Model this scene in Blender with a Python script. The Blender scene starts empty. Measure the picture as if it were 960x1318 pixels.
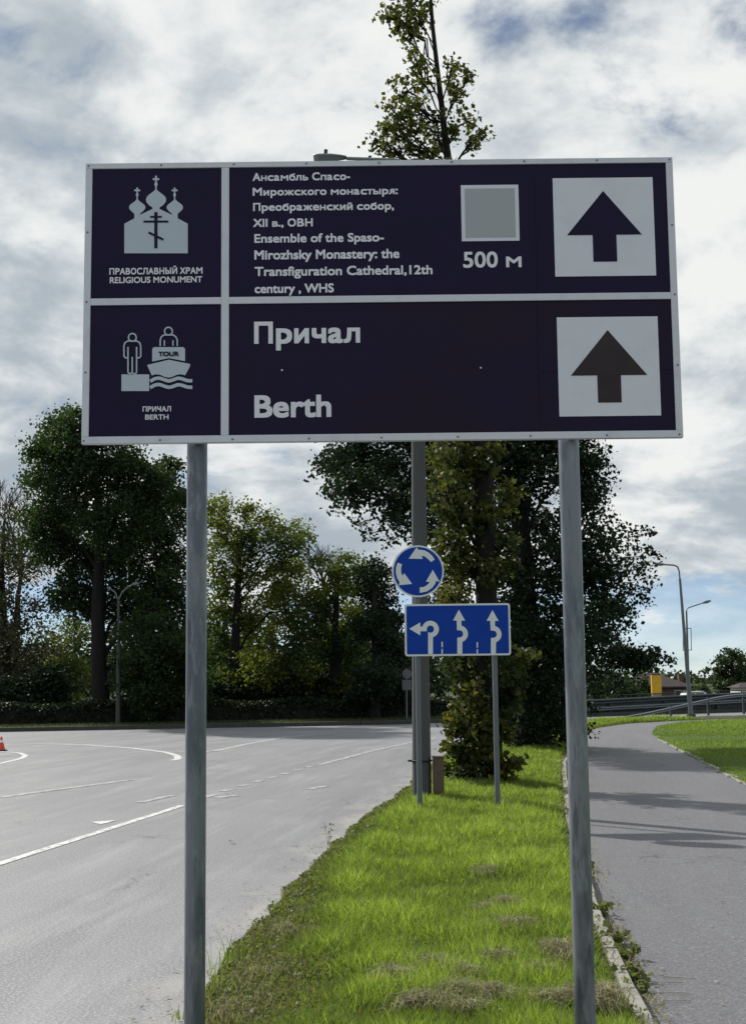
import bpy, bmesh, math, random
import numpy as np
from mathutils import Vector, Matrix, noise as mnoise

SC = bpy.context.scene
COL = SC.collection
RNG = np.random.default_rng(7)
random.seed(7)
R = math.radians

# ------------------------------------------------------------------ camera, sky, sun, exposure
FPX, CX, CY, EYE = 1750.0, 480.0, 659.0, 1.6
PITCH = math.atan((875.0 - CY) / FPX)
ROLL = R(0.64)
FWD = np.array([0, math.cos(PITCH), math.sin(PITCH)])
_r0 = np.array([1.0, 0, 0]); _u0 = np.cross(_r0, FWD)
RIGHT = math.cos(ROLL) * _r0 - math.sin(ROLL) * _u0
UP = np.cross(RIGHT, FWD)
EYEP = np.array([0, 0, EYE])

def ray(x, y): return FWD + RIGHT * (x - CX) / FPX - UP * (y - CY) / FPX
def P(x, y, Y):            # the place in the world, Y metres ahead, measured on the photograph
    d = ray(x, y); return EYEP + d * (Y / d[1])
def G(x, y, z=0.0):        # the place on level ground
    d = ray(x, y); return EYEP + d * ((z - EYE) / d[2])

cam_d = bpy.data.cameras.new("camera"); cam = bpy.data.objects.new("camera", cam_d); COL.objects.link(cam)
cam_d.sensor_fit = 'VERTICAL'; cam_d.sensor_height = 24.0; cam_d.lens = FPX / 1318.0 * 24.0
cam_d.clip_start = 0.1; cam_d.clip_end = 6000
m = Matrix.Identity(4)
for i in range(3):
    m[i][0] = RIGHT[i]; m[i][1] = UP[i]; m[i][2] = -FWD[i]; m[i][3] = EYEP[i]
cam.matrix_world = m
SC.camera = cam

SUN_EL, SUN_AZ = R(37), R(-42)       # azimuth from +Y towards +X: the sun stands ahead and to the left
sdir = Vector((math.sin(SUN_AZ) * math.cos(SUN_EL), math.cos(SUN_AZ) * math.cos(SUN_EL), math.sin(SUN_EL)))
sun_d = bpy.data.lights.new("sun", 'SUN'); sun = bpy.data.objects.new("sun", sun_d); COL.objects.link(sun)
sun_d.energy = 5.0; sun_d.angle = R(0.9); sun_d.color = (1.0, 0.95, 0.87)
sun.rotation_euler = sdir.to_track_quat('Z', 'Y').to_euler()

SC.view_settings.view_transform = 'Standard'; SC.view_settings.look = 'None'
SC.view_settings.exposure = 0.14; SC.view_settings.gamma = 1.0
SC.view_settings.use_curve_mapping = False
SC.render.engine = 'CYCLES'
SC.cycles.max_bounces = 8; SC.cycles.diffuse_bounces = 3; SC.cycles.transmission_bounces = 4
SC.cycles.transparent_max_bounces = 8
SC.cycles.use_denoising = True

world = bpy.data.worlds.new("World"); SC.world = world; world.use_nodes = True
def build_world():
    nt = world.node_tree; nt.nodes.clear(); L = nt.links.new
    def N(t, **k):
        n = nt.nodes.new(t)
        for a, b in k.items(): setattr(n, a, b)
        return n
    def M(op, a, b=None, c=None, clamp=False):
        n = N('ShaderNodeMath', operation=op); n.use_clamp = clamp
        for i, v in enumerate((a, b, c)):
            if v is None: continue
            if isinstance(v, (int, float)): n.inputs[i].default_value = v
            else: L(v, n.inputs[i])
        return n.outputs[0]
    def smooth(v, lo, hi):
        n = N('ShaderNodeMapRange', interpolation_type='SMOOTHSTEP'); L(v, n.inputs[0])
        n.inputs[1].default_value = lo; n.inputs[2].default_value = hi
        return n.outputs[0]
    sky = N('ShaderNodeTexSky', sky_type='NISHITA'); sky.sun_disc = False
    sky.sun_elevation = SUN_EL; sky.sun_rotation = SUN_AZ
    sky.air_density = 0.7; sky.dust_density = 0.0; sky.ozone_density = 3.0; sky.altitude = 1500
    tc = N('ShaderNodeTexCoord'); sep = N('ShaderNodeSeparateXYZ'); L(tc.outputs['Generated'], sep.inputs[0])
    z = M('MAXIMUM', sep.outputs[2], 0.0)
    inv = M('DIVIDE', 1.0, M('ADD', z, 0.34))
    comb = N('ShaderNodeCombineXYZ')
    L(M('MULTIPLY', sep.outputs[0], inv), comb.inputs[0]); L(M('MULTIPLY', sep.outputs[1], inv), comb.inputs[1])
    comb.inputs[2].default_value = CLOUD_SEED
    def noise(scale, detail, rough, dist=0.0, off=0.0):
        add = N('ShaderNodeVectorMath', operation='ADD'); L(comb.outputs[0], add.inputs[0]); add.inputs[1].default_value = (off, off * .7, off * .3)
        n = N('ShaderNodeTexNoise'); L(add.outputs[0], n.inputs['Vector'])
        n.inputs['Scale'].default_value = scale; n.inputs['Detail'].default_value = detail
        n.inputs['Roughness'].default_value = rough; n.inputs['Distortion'].default_value = dist
        return n.outputs[0]
    big = noise(1.9, 2, .5, 0.0, 3.1)
    fine = noise(6.5, 10, .58, .2, 0)
    body = M('ADD', M('MULTIPLY', big, .55), M('MULTIPLY', fine, .6))
    # little cloud just above the horizon
    low = smooth(sep.outputs[2], 0.02, 0.10)
    dens = M('ADD', body, M('MULTIPLY', M('SUBTRACT', low, 1.0), .17))
    fac0 = smooth(dens, 0.37, 0.52)
    veil = M('MULTIPLY', M('SUBTRACT', 1.0, smooth(sep.outputs[2], 0.06, 0.22)), .34)
    fac = M('MAXIMUM', fac0, veil)
    shade = noise(4.4, 9, .56, .3, 11.3)
    thick = smooth(M('ADD', M('MULTIPLY', shade, .62), M('MULTIPLY', fine, .38)), .39, .60)
    ramp = N('ShaderNodeValToRGB'); L(thick, ramp.inputs[0])
    ramp.color_ramp.elements[0].color = (.375, .43, .48, 1); ramp.color_ramp.elements[1].color = (.80, .81, .80, 1)
    e = ramp.color_ramp.elements.new(.5); e.color = (.56, .605, .63, 1)
    b1 = N('ShaderNodeBackground'); L(sky.outputs[0], b1.inputs[0]); b1.inputs[1].default_value = 0.085
    b2 = N('ShaderNodeBackground'); L(ramp.outputs[0], b2.inputs[0]); b2.inputs[1].default_value = 1.0
    mix = N('ShaderNodeMixShader'); L(fac, mix.inputs[0]); L(b1.outputs[0], mix.inputs[1]); L(b2.outputs[0], mix.inputs[2])
    out = N('ShaderNodeOutputWorld'); L(mix.outputs[0], out.inputs[0])
CLOUD_SEED = 8.8
build_world()

# ------------------------------------------------------------------ materials
def mat(name, base=(.5, .5, .5), rough=.7, metal=0.0, spec=.5, noises=(), bump=None, coat=0.0):
    """noises: (colour, scale, lo, hi, amount[, stretch]) layered over the base; bump: (scale, strength, distance)"""
    ma = bpy.data.materials.new(name); ma.use_nodes = True
    nt = ma.node_tree; b = nt.nodes['Principled BSDF']; L = nt.links.new
    b.inputs['Roughness'].default_value = rough; b.inputs['Metallic'].default_value = metal
    b.inputs['Specular IOR Level'].default_value = spec; b.inputs['Coat Weight'].default_value = coat
    tc = nt.nodes.new('ShaderNodeTexCoord'); geo = nt.nodes.new('ShaderNodeNewGeometry')
    rgb = nt.nodes.new('ShaderNodeRGB'); rgb.outputs[0].default_value = (*base, 1); cur = rgb.outputs[0]
    for k, nz in enumerate(noises):
        c, s, lo, hi, amt = nz[:5]
        mp = nt.nodes.new('ShaderNodeMapping'); L(geo.outputs['Position'], mp.inputs[0])
        if len(nz) > 5: mp.inputs['Scale'].default_value = nz[5]
        mp.inputs['Location'].default_value = (k * 7.3, k * 3.1, k * 1.7)
        n = nt.nodes.new('ShaderNodeTexNoise'); L(mp.outputs[0], n.inputs['Vector'])
        n.inputs['Scale'].default_value = s; n.inputs['Detail'].default_value = 6; n.inputs['Roughness'].default_value = .6
        mr = nt.nodes.new('ShaderNodeMapRange'); L(n.outputs[0], mr.inputs[0])
        mr.inputs[1].default_value = lo; mr.inputs[2].default_value = hi; mr.inputs[4].default_value = amt
        mx = nt.nodes.new('ShaderNodeMix'); mx.data_type = 'RGBA'
        L(mr.outputs[0], mx.inputs['Factor']); L(cur, mx.inputs[6]); mx.inputs[7].default_value = (*c, 1)
        cur = mx.outputs[2]
    L(cur, b.inputs['Base Color'])
    if bump:
        n = nt.nodes.new('ShaderNodeTexNoise'); L(geo.outputs['Position'], n.inputs['Vector'])
        n.inputs['Scale'].default_value = bump[0]; n.inputs['Detail'].default_value = 5
        bp = nt.nodes.new('ShaderNodeBump'); L(n.outputs[0], bp.inputs['Height'])
        bp.inputs['Strength'].default_value = bump[1]; bp.inputs['Distance'].default_value = bump[2]
        L(bp.outputs[0], b.inputs['Normal'])
    return ma

def leafmat(name, cols, trans=.45, rough=.55, patch=None, attr=None):
    """cols: list of colours spread over the leaves one by one; patch: (colour, scale, lo, hi) autumn patches in space"""
    ma = bpy.data.materials.new(name); ma.use_nodes = True
    nt = ma.node_tree; nt.nodes.clear(); L = nt.links.new
    geo = nt.nodes.new('ShaderNodeNewGeometry')
    rp = nt.nodes.new('ShaderNodeValToRGB'); rp.color_ramp.interpolation = 'LINEAR'
    if attr:
        at = nt.nodes.new('ShaderNodeAttribute'); at.attribute_name = attr; L(at.outputs['Fac'], rp.inputs[0])
    else:
        L(geo.outputs['Random Per Island'], rp.inputs[0])
    el = rp.color_ramp.elements
    while len(el) < len(cols): el.new(.5)
    for i, c in enumerate(cols):
        el[i].position = i / max(1, len(cols) - 1); el[i].color = (*c, 1)
    cur = rp.outputs[0]
    if patch:
        c, s, lo, hi = patch
        n = nt.nodes.new('ShaderNodeTexNoise'); L(geo.outputs['Position'], n.inputs['Vector'])
        n.inputs['Scale'].default_value = s; n.inputs['Detail'].default_value = 4
        mr = nt.nodes.new('ShaderNodeMapRange'); L(n.outputs[0], mr.inputs[0]); mr.inputs[1].default_value = lo; mr.inputs[2].default_value = hi
        mx = nt.nodes.new('ShaderNodeMix'); mx.data_type = 'RGBA'; L(mr.outputs[0], mx.inputs['Factor'])
        L(cur, mx.inputs[6]); mx.inputs[7].default_value = (*c, 1); cur = mx.outputs[2]
    d = nt.nodes.new('ShaderNodeBsdfPrincipled'); L(cur, d.inputs['Base Color']); d.inputs['Roughness'].default_value = rough
    d.inputs['Specular IOR Level'].default_value = .18
    t = nt.nodes.new('ShaderNodeBsdfTranslucent')
    br = nt.nodes.new('ShaderNodeMix'); br.data_type = 'RGBA'; br.blend_type = 'MULTIPLY'; br.inputs['Factor'].default_value = 1
    L(cur, br.inputs[6]); br.inputs[7].default_value = (1.35, 1.5, .6, 1); L(br.outputs[2], t.inputs[0])
    mx = nt.nodes.new('ShaderNodeMixShader'); mx.inputs[0].default_value = trans
    L(d.outputs[0], mx.inputs[1]); L(t.outputs[0], mx.inputs[2])
    o = nt.nodes.new('ShaderNodeOutputMaterial'); L(mx.outputs[0], o.inputs[0])
    return ma

MT = {}
MT['galv'] = mat('galvanised_steel', (.215, .23, .25), .42, .75, .5,
                 [((.095, .112, .132), 11, .46, .60, .9, (1, 1, .2)), ((.27, .31, .335), 34, .54, .68, .7, (1, 1, .25)), ((.13, .16, .185), 3, .45, .6, .5, (1, 1, .25)), ((.05, .06, .07), 45, .60, .68, .6, (1, 1, .12))], (60, .2, .002))
MT['frame'] = mat('sign_frame_white', (.57, .595, .67), .45, 0, .5, [((.42, .445, .51), 14, .5, .75, .5), ((.40, .40, .42), 55, .63, .75, .35)])
MT['white'] = mat('reflective_white', (.62, .65, .73), .4, 0, .5, [((.50, .53, .61), 7, .5, .75, .4)])
MT['pict'] = mat('pictogram_grey', (.42, .485, .56), .45, 0, .5)
MT['letter'] = mat('lettering_grey', (.68, .69, .76), .45, 0, .5)
MT['purple'] = mat('sign_purple', (.0130, .0090, .037), .5, 0, .12, [((.0105, .0075, .028), 3, .45, .7, .7)])
MT['purple_glow'] = mat('sign_purple_ground_glow', (.0138, .0092, .035), .5, 0, .12, [((.017, .0100, .020), 1.7, .42, .66, .8)])  # brown patches paint in the sunny ground mirrored in the lower panel
MT['arrow_brown'] = mat('lower_arrow_brown', (.034, .026, .027), .5, 0, .2, [((.022, .016, .027), 6, .4, .65, .8)])  # lower arrow, browner than the upper one
MT['qr_plain'] = mat('plain_sticker', (.34, .365, .40), .5)
MT['screw'] = mat('screw_steel', (.12, .12, .13), .4, .8)
MT['back'] = mat('sign_back', (.12, .13, .14), .6, .3)
MT['blue'] = mat('traffic_blue', (.003, .040, .30), .5, 0, .15, [((.004, .05, .36), 5, .4, .7, .6)])
MT['twhite'] = mat('traffic_white', (.62, .66, .67), .45, 0, .5)
MT['concrete_pole'] = mat('pole_concrete', (.068, .072, .074), .9, 0, .3, [((.065, .07, .072), 6, .45, .65, .8, (1, 1, .3)), ((.14, .14, .135), 40, .58, .72, .5)], (80, .3, .004))
MT['post'] = mat('post_grey', (.115, .135, .15), .5, .3, .5, [((.12, .13, .14), 12, .5, .7, .6, (1, 1, .3))])
MT['brown_box'] = mat('cabinet_brown', (.10, .066, .05), .6, 0, .4, [((.06, .04, .03), 10, .45, .7, .6)])
MT['dark_metal'] = mat('dark_metal', (.05, .055, .06), .5, .5)
MT['lamp'] = mat('lamp_grey', (.17, .19, .205), .5, .3)
MT['bark'] = mat('bark', (.020, .019, .018), .95, 0, .1, [((.036, .034, .031), 9, .5, .7, .6, (1, 1, .25))], (25, .6, .02))
MT['bark_pale'] = mat('bark_pale', (.12, .105, .09), .95, 0, .2, [((.06, .05, .042), 14, .45, .65, .7, (1, 1, .3))], (40, .5, .01))
MT['soil'] = mat('verge_soil', (.055, .062, .026), .95, 0, .1, [((.095, .085, .058), 3.5, .47, .6, .8), ((.05, .065, .02), 9, .5, .65, .7)], (60, .6, .02))
MT['lawn'] = mat('lawn_soil', (.055, .10, .016), .95, 0, .1, [((.08, .11, .025), 2, .45, .6, .7)], (40, .5, .02))
MT['ground'] = mat('ground', (.055, .065, .03), .95, 0, .1, [((.04, .055, .02), .3, .4, .6, .8)])
MT['kerb'] = mat('kerb_concrete', (.27, .265, .24), .9, 0, .2, [((.11, .115, .085), 7, .5, .68, .7), ((.36, .35, .32), 50, .55, .7, .5)], (90, .4, .004))
MT['kerb_dark'] = mat('kerb_shaded', (.05, .052, .048), .9, 0, .2, [((.09, .09, .08), 2, .5, .7, .5)])  # far kerb, the shadow of the trees painted into its dark colour
MT['stone'] = mat('edge_stone', (.20, .195, .17), .9, 0, .2, [((.17, .165, .14), 15, .45, .65, .7)], (60, .5, .006))
MT['paint'] = mat('road_paint', (.60, .61, .61), .75, 0, .3, [((.24, .245, .26), 11, .47, .60, .85), ((.36, .37, .37), 90, .5, .7, .6)])
MT['paint_worn'] = mat('road_paint_worn', (.42, .43, .43), .8, 0, .3, [((.20, .205, .21), 9, .42, .56, .95), ((.25, .25, .26), 70, .5, .7, .6)])

def asphalt(name, base, fleck, dark, light, dust=None, rough=.62):
    ma = bpy.data.materials.new(name); ma.use_nodes = True
    nt = ma.node_tree; b = nt.nodes['Principled BSDF']; L = nt.links.new
    geo = nt.nodes.new('ShaderNodeNewGeometry'); uv = nt.nodes.new('ShaderNodeUVMap')
    def nz(vec, s, d=5, r=.6, sc=None):
        if sc:
            mp = nt.nodes.new('ShaderNodeMapping'); L(vec, mp.inputs[0]); mp.inputs['Scale'].default_value = sc; vec = mp.outputs[0]
        n = nt.nodes.new('ShaderNodeTexNoise'); L(vec, n.inputs['Vector']); n.inputs['Scale'].default_value = s
        n.inputs['Detail'].default_value = d; n.inputs['Roughness'].default_value = r; return n.outputs[0]
    def mr(v, lo, hi, a=0.0, bb=1.0):
        n = nt.nodes.new('ShaderNodeMapRange'); L(v, n.inputs[0]); n.inputs[1].default_value = lo; n.inputs[2].default_value = hi
        n.inputs[3].default_value = a; n.inputs[4].default_value = bb; return n.outputs[0]
    def mix(f, a, c):
        n = nt.nodes.new('ShaderNodeMix'); n.data_type = 'RGBA'; L(f, n.inputs['Factor'])
        if isinstance(a, tuple): n.inputs[6].default_value = (*a, 1)
        else: L(a, n.inputs[6])
        n.inputs[7].default_value = (*c, 1); return n.outputs[2]
    def mul(a, c):
        n = nt.nodes.new('ShaderNodeMath'); n.operation = 'MULTIPLY'; L(a, n.inputs[0])
        if isinstance(c, float): n.inputs[1].default_value = c
        else: L(c, n.inputs[1])
        return n.outputs[0]
    pos = geo.outputs['Position']
    cur = mix(mr(nz(uv.outputs[0], 1.3, 5, .55, (1, .07, 1)), .42, .62, 0, .75), base, dark)       # long streaks down the lanes
    cur = mix(mr(nz(uv.outputs[0], 3.1, 6, .6, (1, .10, 1)), .50, .68, 0, .7), cur, light)
    cur = mix(mr(nz(pos, .55, 6, .6), .52, .66, 0, .45), cur, dark)
    cur = mix(mr(nz(pos, 58, 3, .75), .49, .64, 0, .9), cur, fleck)
    cur = mix(mr(nz(pos, 48, 3, .7), .52, .68, 0, .7), cur, tuple(c * .55 for c in base))
    # cracks
    vo = nt.nodes.new('ShaderNodeTexVoronoi'); vo.feature = 'DISTANCE_TO_EDGE'; vo.inputs['Scale'].default_value = .55
    wob = nt.nodes.new('ShaderNodeVectorMath'); wob.operation = 'ADD'; L(pos, wob.inputs[0])
    nv = nt.nodes.new('ShaderNodeTexNoise'); L(pos, nv.inputs['Vector']); nv.inputs['Scale'].default_value = 2.5; nv.inputs['Detail'].default_value = 6
    sc = nt.nodes.new('ShaderNodeVectorMath'); sc.operation = 'SCALE'; L(nv.outputs['Color'], sc.inputs[0]); sc.inputs['Scale'].default_value = .8
    L(sc.outputs[0], wob.inputs[1]); L(wob.outputs[0], vo.inputs['Vector'])
    cr = mul(mr(vo.outputs['Distance'], 0, .012, 1, 0), mr(nz(pos, .35, 2), .52, .60, 0, .8))
    cur = mix(cr, cur, tuple(c * .35 for c in base))
    if dust:
        at = nt.nodes.new('ShaderNodeAttribute'); at.attribute_name = 'edge'
        add = nt.nodes.new('ShaderNodeMath'); add.operation = 'ADD'; L(at.outputs['Fac'], add.inputs[0])
        L(mr(nz(pos, 2.2, 6, .65, (1, .5, 1)), .25, .75, -.45, .45), add.inputs[1])
        cur = mix(mr(add.outputs[0], .08, .6, .8, 0), cur, dust)
    L(cur, b.inputs['Base Color']); b.inputs['Roughness'].default_value = rough; b.inputs['Specular IOR Level'].default_value = .45
    bp = nt.nodes.new('ShaderNodeBump'); L(nz(pos, 110, 3, .7), bp.inputs['Height']); bp.inputs['Strength'].default_value = .5; bp.inputs['Distance'].default_value = .006
    L(bp.outputs[0], b.inputs['Normal'])
    return ma
MT['road'] = asphalt('worn_asphalt', (.150, .155, .172), (.36, .36, .37), (.102, .106, .120), (.235, .24, .255), (.30, .293, .275))
MT['path'] = asphalt('path_asphalt', (.100, .101, .114), (.20, .20, .214), (.082, .083, .094), (.112, .121, .122), None, .7)

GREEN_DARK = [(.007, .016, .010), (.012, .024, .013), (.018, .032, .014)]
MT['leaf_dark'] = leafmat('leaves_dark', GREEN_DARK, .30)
MT['leaf_maple'] = leafmat('leaves_maple', [(.014, .030, .014), (.025, .045, .018), (.036, .058, .020)], .42, patch=((.065, .075, .016), .35, .62, .74))
MT['leaf_yellow'] = leafmat('leaves_turning', [(.065, .095, .022), (.105, .125, .028), (.145, .13, .028)], .48, patch=((.026, .050, .020), .33, .46, .62))
MT['leaf_linden'] = leafmat('leaves_linden', [(.035, .050, .016), (.055, .07, .02), (.12, .10, .028), (.045, .06, .018)], .42, patch=((.022, .034, .014), .8, .44, .60))
MT['leaf_russet'] = leafmat('leaves_russet', [(.028, .034, .022), (.042, .036, .028), (.026, .038, .020)], .38)
MT['hedge'] = leafmat('leaves_hedge', [(.012, .020, .010), (.022, .032, .014)], .2)
MT['grass'] = leafmat('grass_blades', [(.14, .115, .075), (.11, .13, .05), (.125, .177, .04), (.197, .264, .058), (.34, .395, .12)], .5, .5, attr='tone')
MT['far_grass'] = leafmat('far_grass_shaded', [(.035, .05, .025), (.05, .07, .03), (.065, .08, .035)], .3)  # shade under the far trees is put into these dark greens
MT['hay'] = leafmat('dry_grass', [(.16, .145, .09), (.28, .25, .17), (.38, .35, .26), (.09, .085, .05)], .25, .8)
MT['weed'] = leafmat('weed_leaves', [(.055, .075, .025), (.09, .115, .035), (.13, .14, .06), (.16, .14, .07)], .4)

# ------------------------------------------------------------------ mesh helpers
def link(name, me, material, parent=None):
    o = bpy.data.objects.new(name, me); COL.objects.link(o)
    if material is not None: me.materials.append(material)
    if parent is not None: o.parent = parent; o.matrix_parent_inverse = parent.matrix_world.inverted()
    return o
def tag(o, label=None, cat=None, group=None, kind=None):
    if label: o['label'] = label
    if cat: o['category'] = cat
    if group: o['group'] = group
    if kind: o['kind'] = kind
    return o
def thing(name, label, cat, loc, group=None):
    o = bpy.data.objects.new(name, None); COL.objects.link(o); o.location = tuple(loc)
    o.matrix_world = Matrix.Translation(Vector(tuple(loc)))
    return tag(o, label, cat, group)

class MB:
    def __init__(s): s.v = []; s.f = []; s.smooth = []
    def add(s, vs, fs, smooth=False):
        k = len(s.v); s.v += [tuple(map(float, p)) for p in vs]; s.f += [tuple(i + k for i in f) for f in fs]; s.smooth += [smooth] * len(fs)
    def box(s, a, b):
        (x0, y0, z0), (x1, y1, z1) = a, b
        s.add([(x0, y0, z0), (x1, y0, z0), (x1, y1, z0), (x0, y1, z0), (x0, y0, z1), (x1, y0, z1), (x1, y1, z1), (x0, y1, z1)],
              [(0, 3, 2, 1), (4, 5, 6, 7), (0, 1, 5, 4), (1, 2, 6, 5), (2, 3, 7, 6), (3, 0, 4, 7)])
    def tube(s, pts, rad, n=8, caps=True):
        pts = [np.array(p, float) for p in pts]
        if not hasattr(rad, '__len__'): rad = [rad] * len(pts)
        rings = []; t0 = pts[1] - pts[0]
        a = np.array([1.0, 0, 0]) if abs(t0[0]) < .8 * np.linalg.norm(t0) else np.array([0, 1.0, 0])
        for i, p in enumerate(pts):
            t = pts[min(i + 1, len(pts) - 1)] - pts[max(i - 1, 0)]; t = t / (np.linalg.norm(t) + 1e-12)
            a = a - t * a.dot(t); a = a / (np.linalg.norm(a) + 1e-12); b = np.cross(t, a)
            rings.append([p + rad[i] * (math.cos(q) * a + math.sin(q) * b) for q in np.linspace(0, 2 * math.pi, n, endpoint=False)])
        vs = [q for r_ in rings for q in r_]; fs = []
        for i in range(len(pts) - 1):
            for j in range(n):
                fs.append((i * n + j, i * n + (j + 1) % n, (i + 1) * n + (j + 1) % n, (i + 1) * n + j))
        s.add(vs, fs, True)
        if caps:
            s.add(rings[0], [tuple(range(n - 1, -1, -1))]); s.add(rings[-1], [tuple(range(n))])
    def prism(s, poly, y0, y1):          # polygon in x,z extruded in y (front face at y0)
        n = len(poly)
        s.add([(x, y0, z) for x, z in poly] + [(x, y1, z) for x, z in poly],
              [tuple(range(n)), tuple(range(2 * n - 1, n - 1, -1))] + [(i, i + n, (i + 1) % n + n, (i + 1) % n) for i in range(n)])
    def flat(s, poly, y): s.add([(x, y, z) for x, z in poly], [tuple(range(len(poly)))])
    def build(s, name, material, parent=None, bevel=0.0, fix=True):
        me = bpy.data.meshes.new(name); me.from_pydata(s.v, [], s.f)
        me.polygons.foreach_set('use_smooth', s.smooth)
        if fix:
            bm = bmesh.new(); bm.from_mesh(me)
            big = [f for f in bm.faces if len(f.verts) > 4]
            if big: bmesh.ops.triangulate(bm, faces=big)
            bmesh.ops.recalc_face_normals(bm, faces=bm.faces); bm.to_mesh(me); bm.free()
        me.update()
        o = link(name, me, material, parent)
        if bevel:
            bv = o.modifiers.new('bevel', 'BEVEL'); bv.width = bevel; bv.segments = 2; bv.limit_method = 'ANGLE'
        return o

def np_mesh(name, V, F, material, parent=None, attrs=None):
    """V (n,3), F (m,k) all the same size"""
    me = bpy.data.meshes.new(name); k = F.shape[1]
    me.vertices.add(len(V)); me.vertices.foreach_set('co', V.astype(np.float32).ravel())
    me.loops.add(F.size); me.loops.foreach_set('vertex_index', F.astype(np.int32).ravel())
    me.polygons.add(len(F)); me.polygons.foreach_set('loop_start', np.arange(0, F.size, k, dtype=np.int32))
    me.update(calc_edges=True)
    for an, av in (attrs or {}).items():
        a = me.attributes.new(an, 'FLOAT', 'POINT'); a.data.foreach_set('value', av.astype(np.float32))
    return link(name, me, material, parent)

def resample(pl, n):
    pl = np.array(pl, float); d = np.r_[0, np.cumsum(np.linalg.norm(np.diff(pl, axis=0), axis=1))]
    t = np.linspace(0, d[-1], n); return np.stack([np.interp(t, d, pl[:, i]) for i in range(pl.shape[1])], 1)
def smoothpl(pl, n=120, it=3):
    p = resample(pl, n)
    for _ in range(it): p[1:-1] = (p[:-2] + 2 * p[1:-1] + p[2:]) / 4
    return p
def at_y(pl, y): return np.interp(y, pl[:, 1], pl[:, 0])

# ------------------------------------------------------------------ the lie of the land
VERGE_L = smoothpl([(-.85, -8), (-.86, 3), (-.87, 6.6), (-.84, 8.2), (-.74, 9.4), (-.63, 10.6), (-.45, 12.9), (-.12, 16), (.36, 19.1), (.95, 24.5), (1.95, 33), (3.6, 40), (6.2, 46.8), (8.9, 51.2), (12.5, 53.6), (20, 57), (40, 64)], 200)
PATH_L = smoothpl([(.75, -8), (.95, 0), (1.24, 6.56), (1.49, 9.42), (2.15, 15.3), (3.49, 25.4), (5.15, 35), (6.87, 43.2), (8.7, 47.3), (11.6, 50.2), (16, 52.6), (40, 61)], 200)
PATH_R = smoothpl([(3.0, -8), (3.3, 0), (3.9, 8), (4.6, 14), (5.35, 20), (6.12, 26.1), (7.03, 34), (7.73, 38.6), (8.83, 43.2), (10.5, 47.2), (13.65, 50.0), (17, 51.6), (40, 59.6)], 200)
FAR_L = smoothpl([(-60, 42.5), (-30, 43.6), (-12.6, 46.3), (1.3, 49.6), (8.9, 56.6), (18, 62), (40, 70)], 160)

def sheet(name, A, B, cols, zf, material, edge=False, kind='structure', label=None, cat=None):
    """ribbon between two polylines; cols 0..1 across; zf(t across) height"""
    n = len(A); A = np.array(A); B = np.array(B); V = []; UV = []; E = []
    s = np.r_[0, np.cumsum(np.linalg.norm(np.diff(A, axis=0), axis=1))]
    for i in range(n):
        for t in cols:
            p = A[i] * (1 - t) + B[i] * t; V.append((p[0], p[1], zf(t, p))); d = np.linalg.norm(A[i] - B[i]) * t
            UV.append((d, s[i])); E.append(d)
    k = len(cols)
    F = np.array([(i * k + j, i * k + j + 1, (i + 1) * k + j + 1, (i + 1) * k + j) for i in range(n - 1) for j in range(k - 1)])
    o = np_mesh(name, np.array(V), F, material, None, {'edge': np.array(E)} if edge else None)
    me = o.data; ul = me.uv_layers.new(name='UVMap'); li = np.zeros(len(me.loops), np.int32); me.loops.foreach_get('vertex_index', li)
    ul.data.foreach_set('uv', np.array(UV)[li].astype(np.float32).ravel())
    bm = bmesh.new(); bm.from_mesh(me); bmesh.ops.recalc_face_normals(bm, faces=bm.faces)
    if bm.faces[0].normal.z < 0: bmesh.ops.reverse_faces(bm, faces=bm.faces)
    bm.to_mesh(me); bm.free(); me.polygons.foreach_set('use_smooth', [True] * len(me.polygons))
    return tag(o, label, cat, None, kind)

# ground to the horizon, lower beyond the bridge railings on the right
xs = np.r_[np.linspace(-1500, -70, 8), np.linspace(-60, 60, 41), np.linspace(70, 1500, 8)]
ys = np.r_[np.linspace(-300, -20, 4), np.linspace(-10, 130, 57), np.linspace(150, 2500, 8)]
def ground_z(x, y):
    f = np.clip((y - 64 - .45 * (x - 15)) / 14, 0, 1) * np.clip((x - 2) / 5, 0, 1); f = f * f * (3 - 2 * f)
    return -.06 - 1.6 * f
V = np.array([(x, y, ground_z(x, y)) for y in ys for x in xs]); k = len(xs)
F = np.array([(i * k + j, i * k + j + 1, (i + 1) * k + j + 1, (i + 1) * k + j) for i in range(len(ys) - 1) for j in range(k - 1)])
tag(np_mesh('ground', V, F, MT['ground']), kind='structure')

# the road: from under the verge edge leftwards
inner = VERGE_L.copy(); inner[:, 0] += .25
far_left = VERGE_L.copy(); far_left[:, 0] = VERGE_L[:, 0] - 70
tt = [0, .002, .004, .007, .011, .016, .023, .035, .06, .1, .17, .3, .5, .75, 1]
sheet('road', inner, far_left, tt, lambda t, p: 0.0 - 0.02 * (t == 0), MT['road'], True)
road_far_a = FAR_L.copy(); road_far_b = FAR_L.copy()
sheet('path', PATH_L, PATH_R, np.linspace(0, 1, 7), lambda t, p: .012, MT['path'], True)

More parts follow.
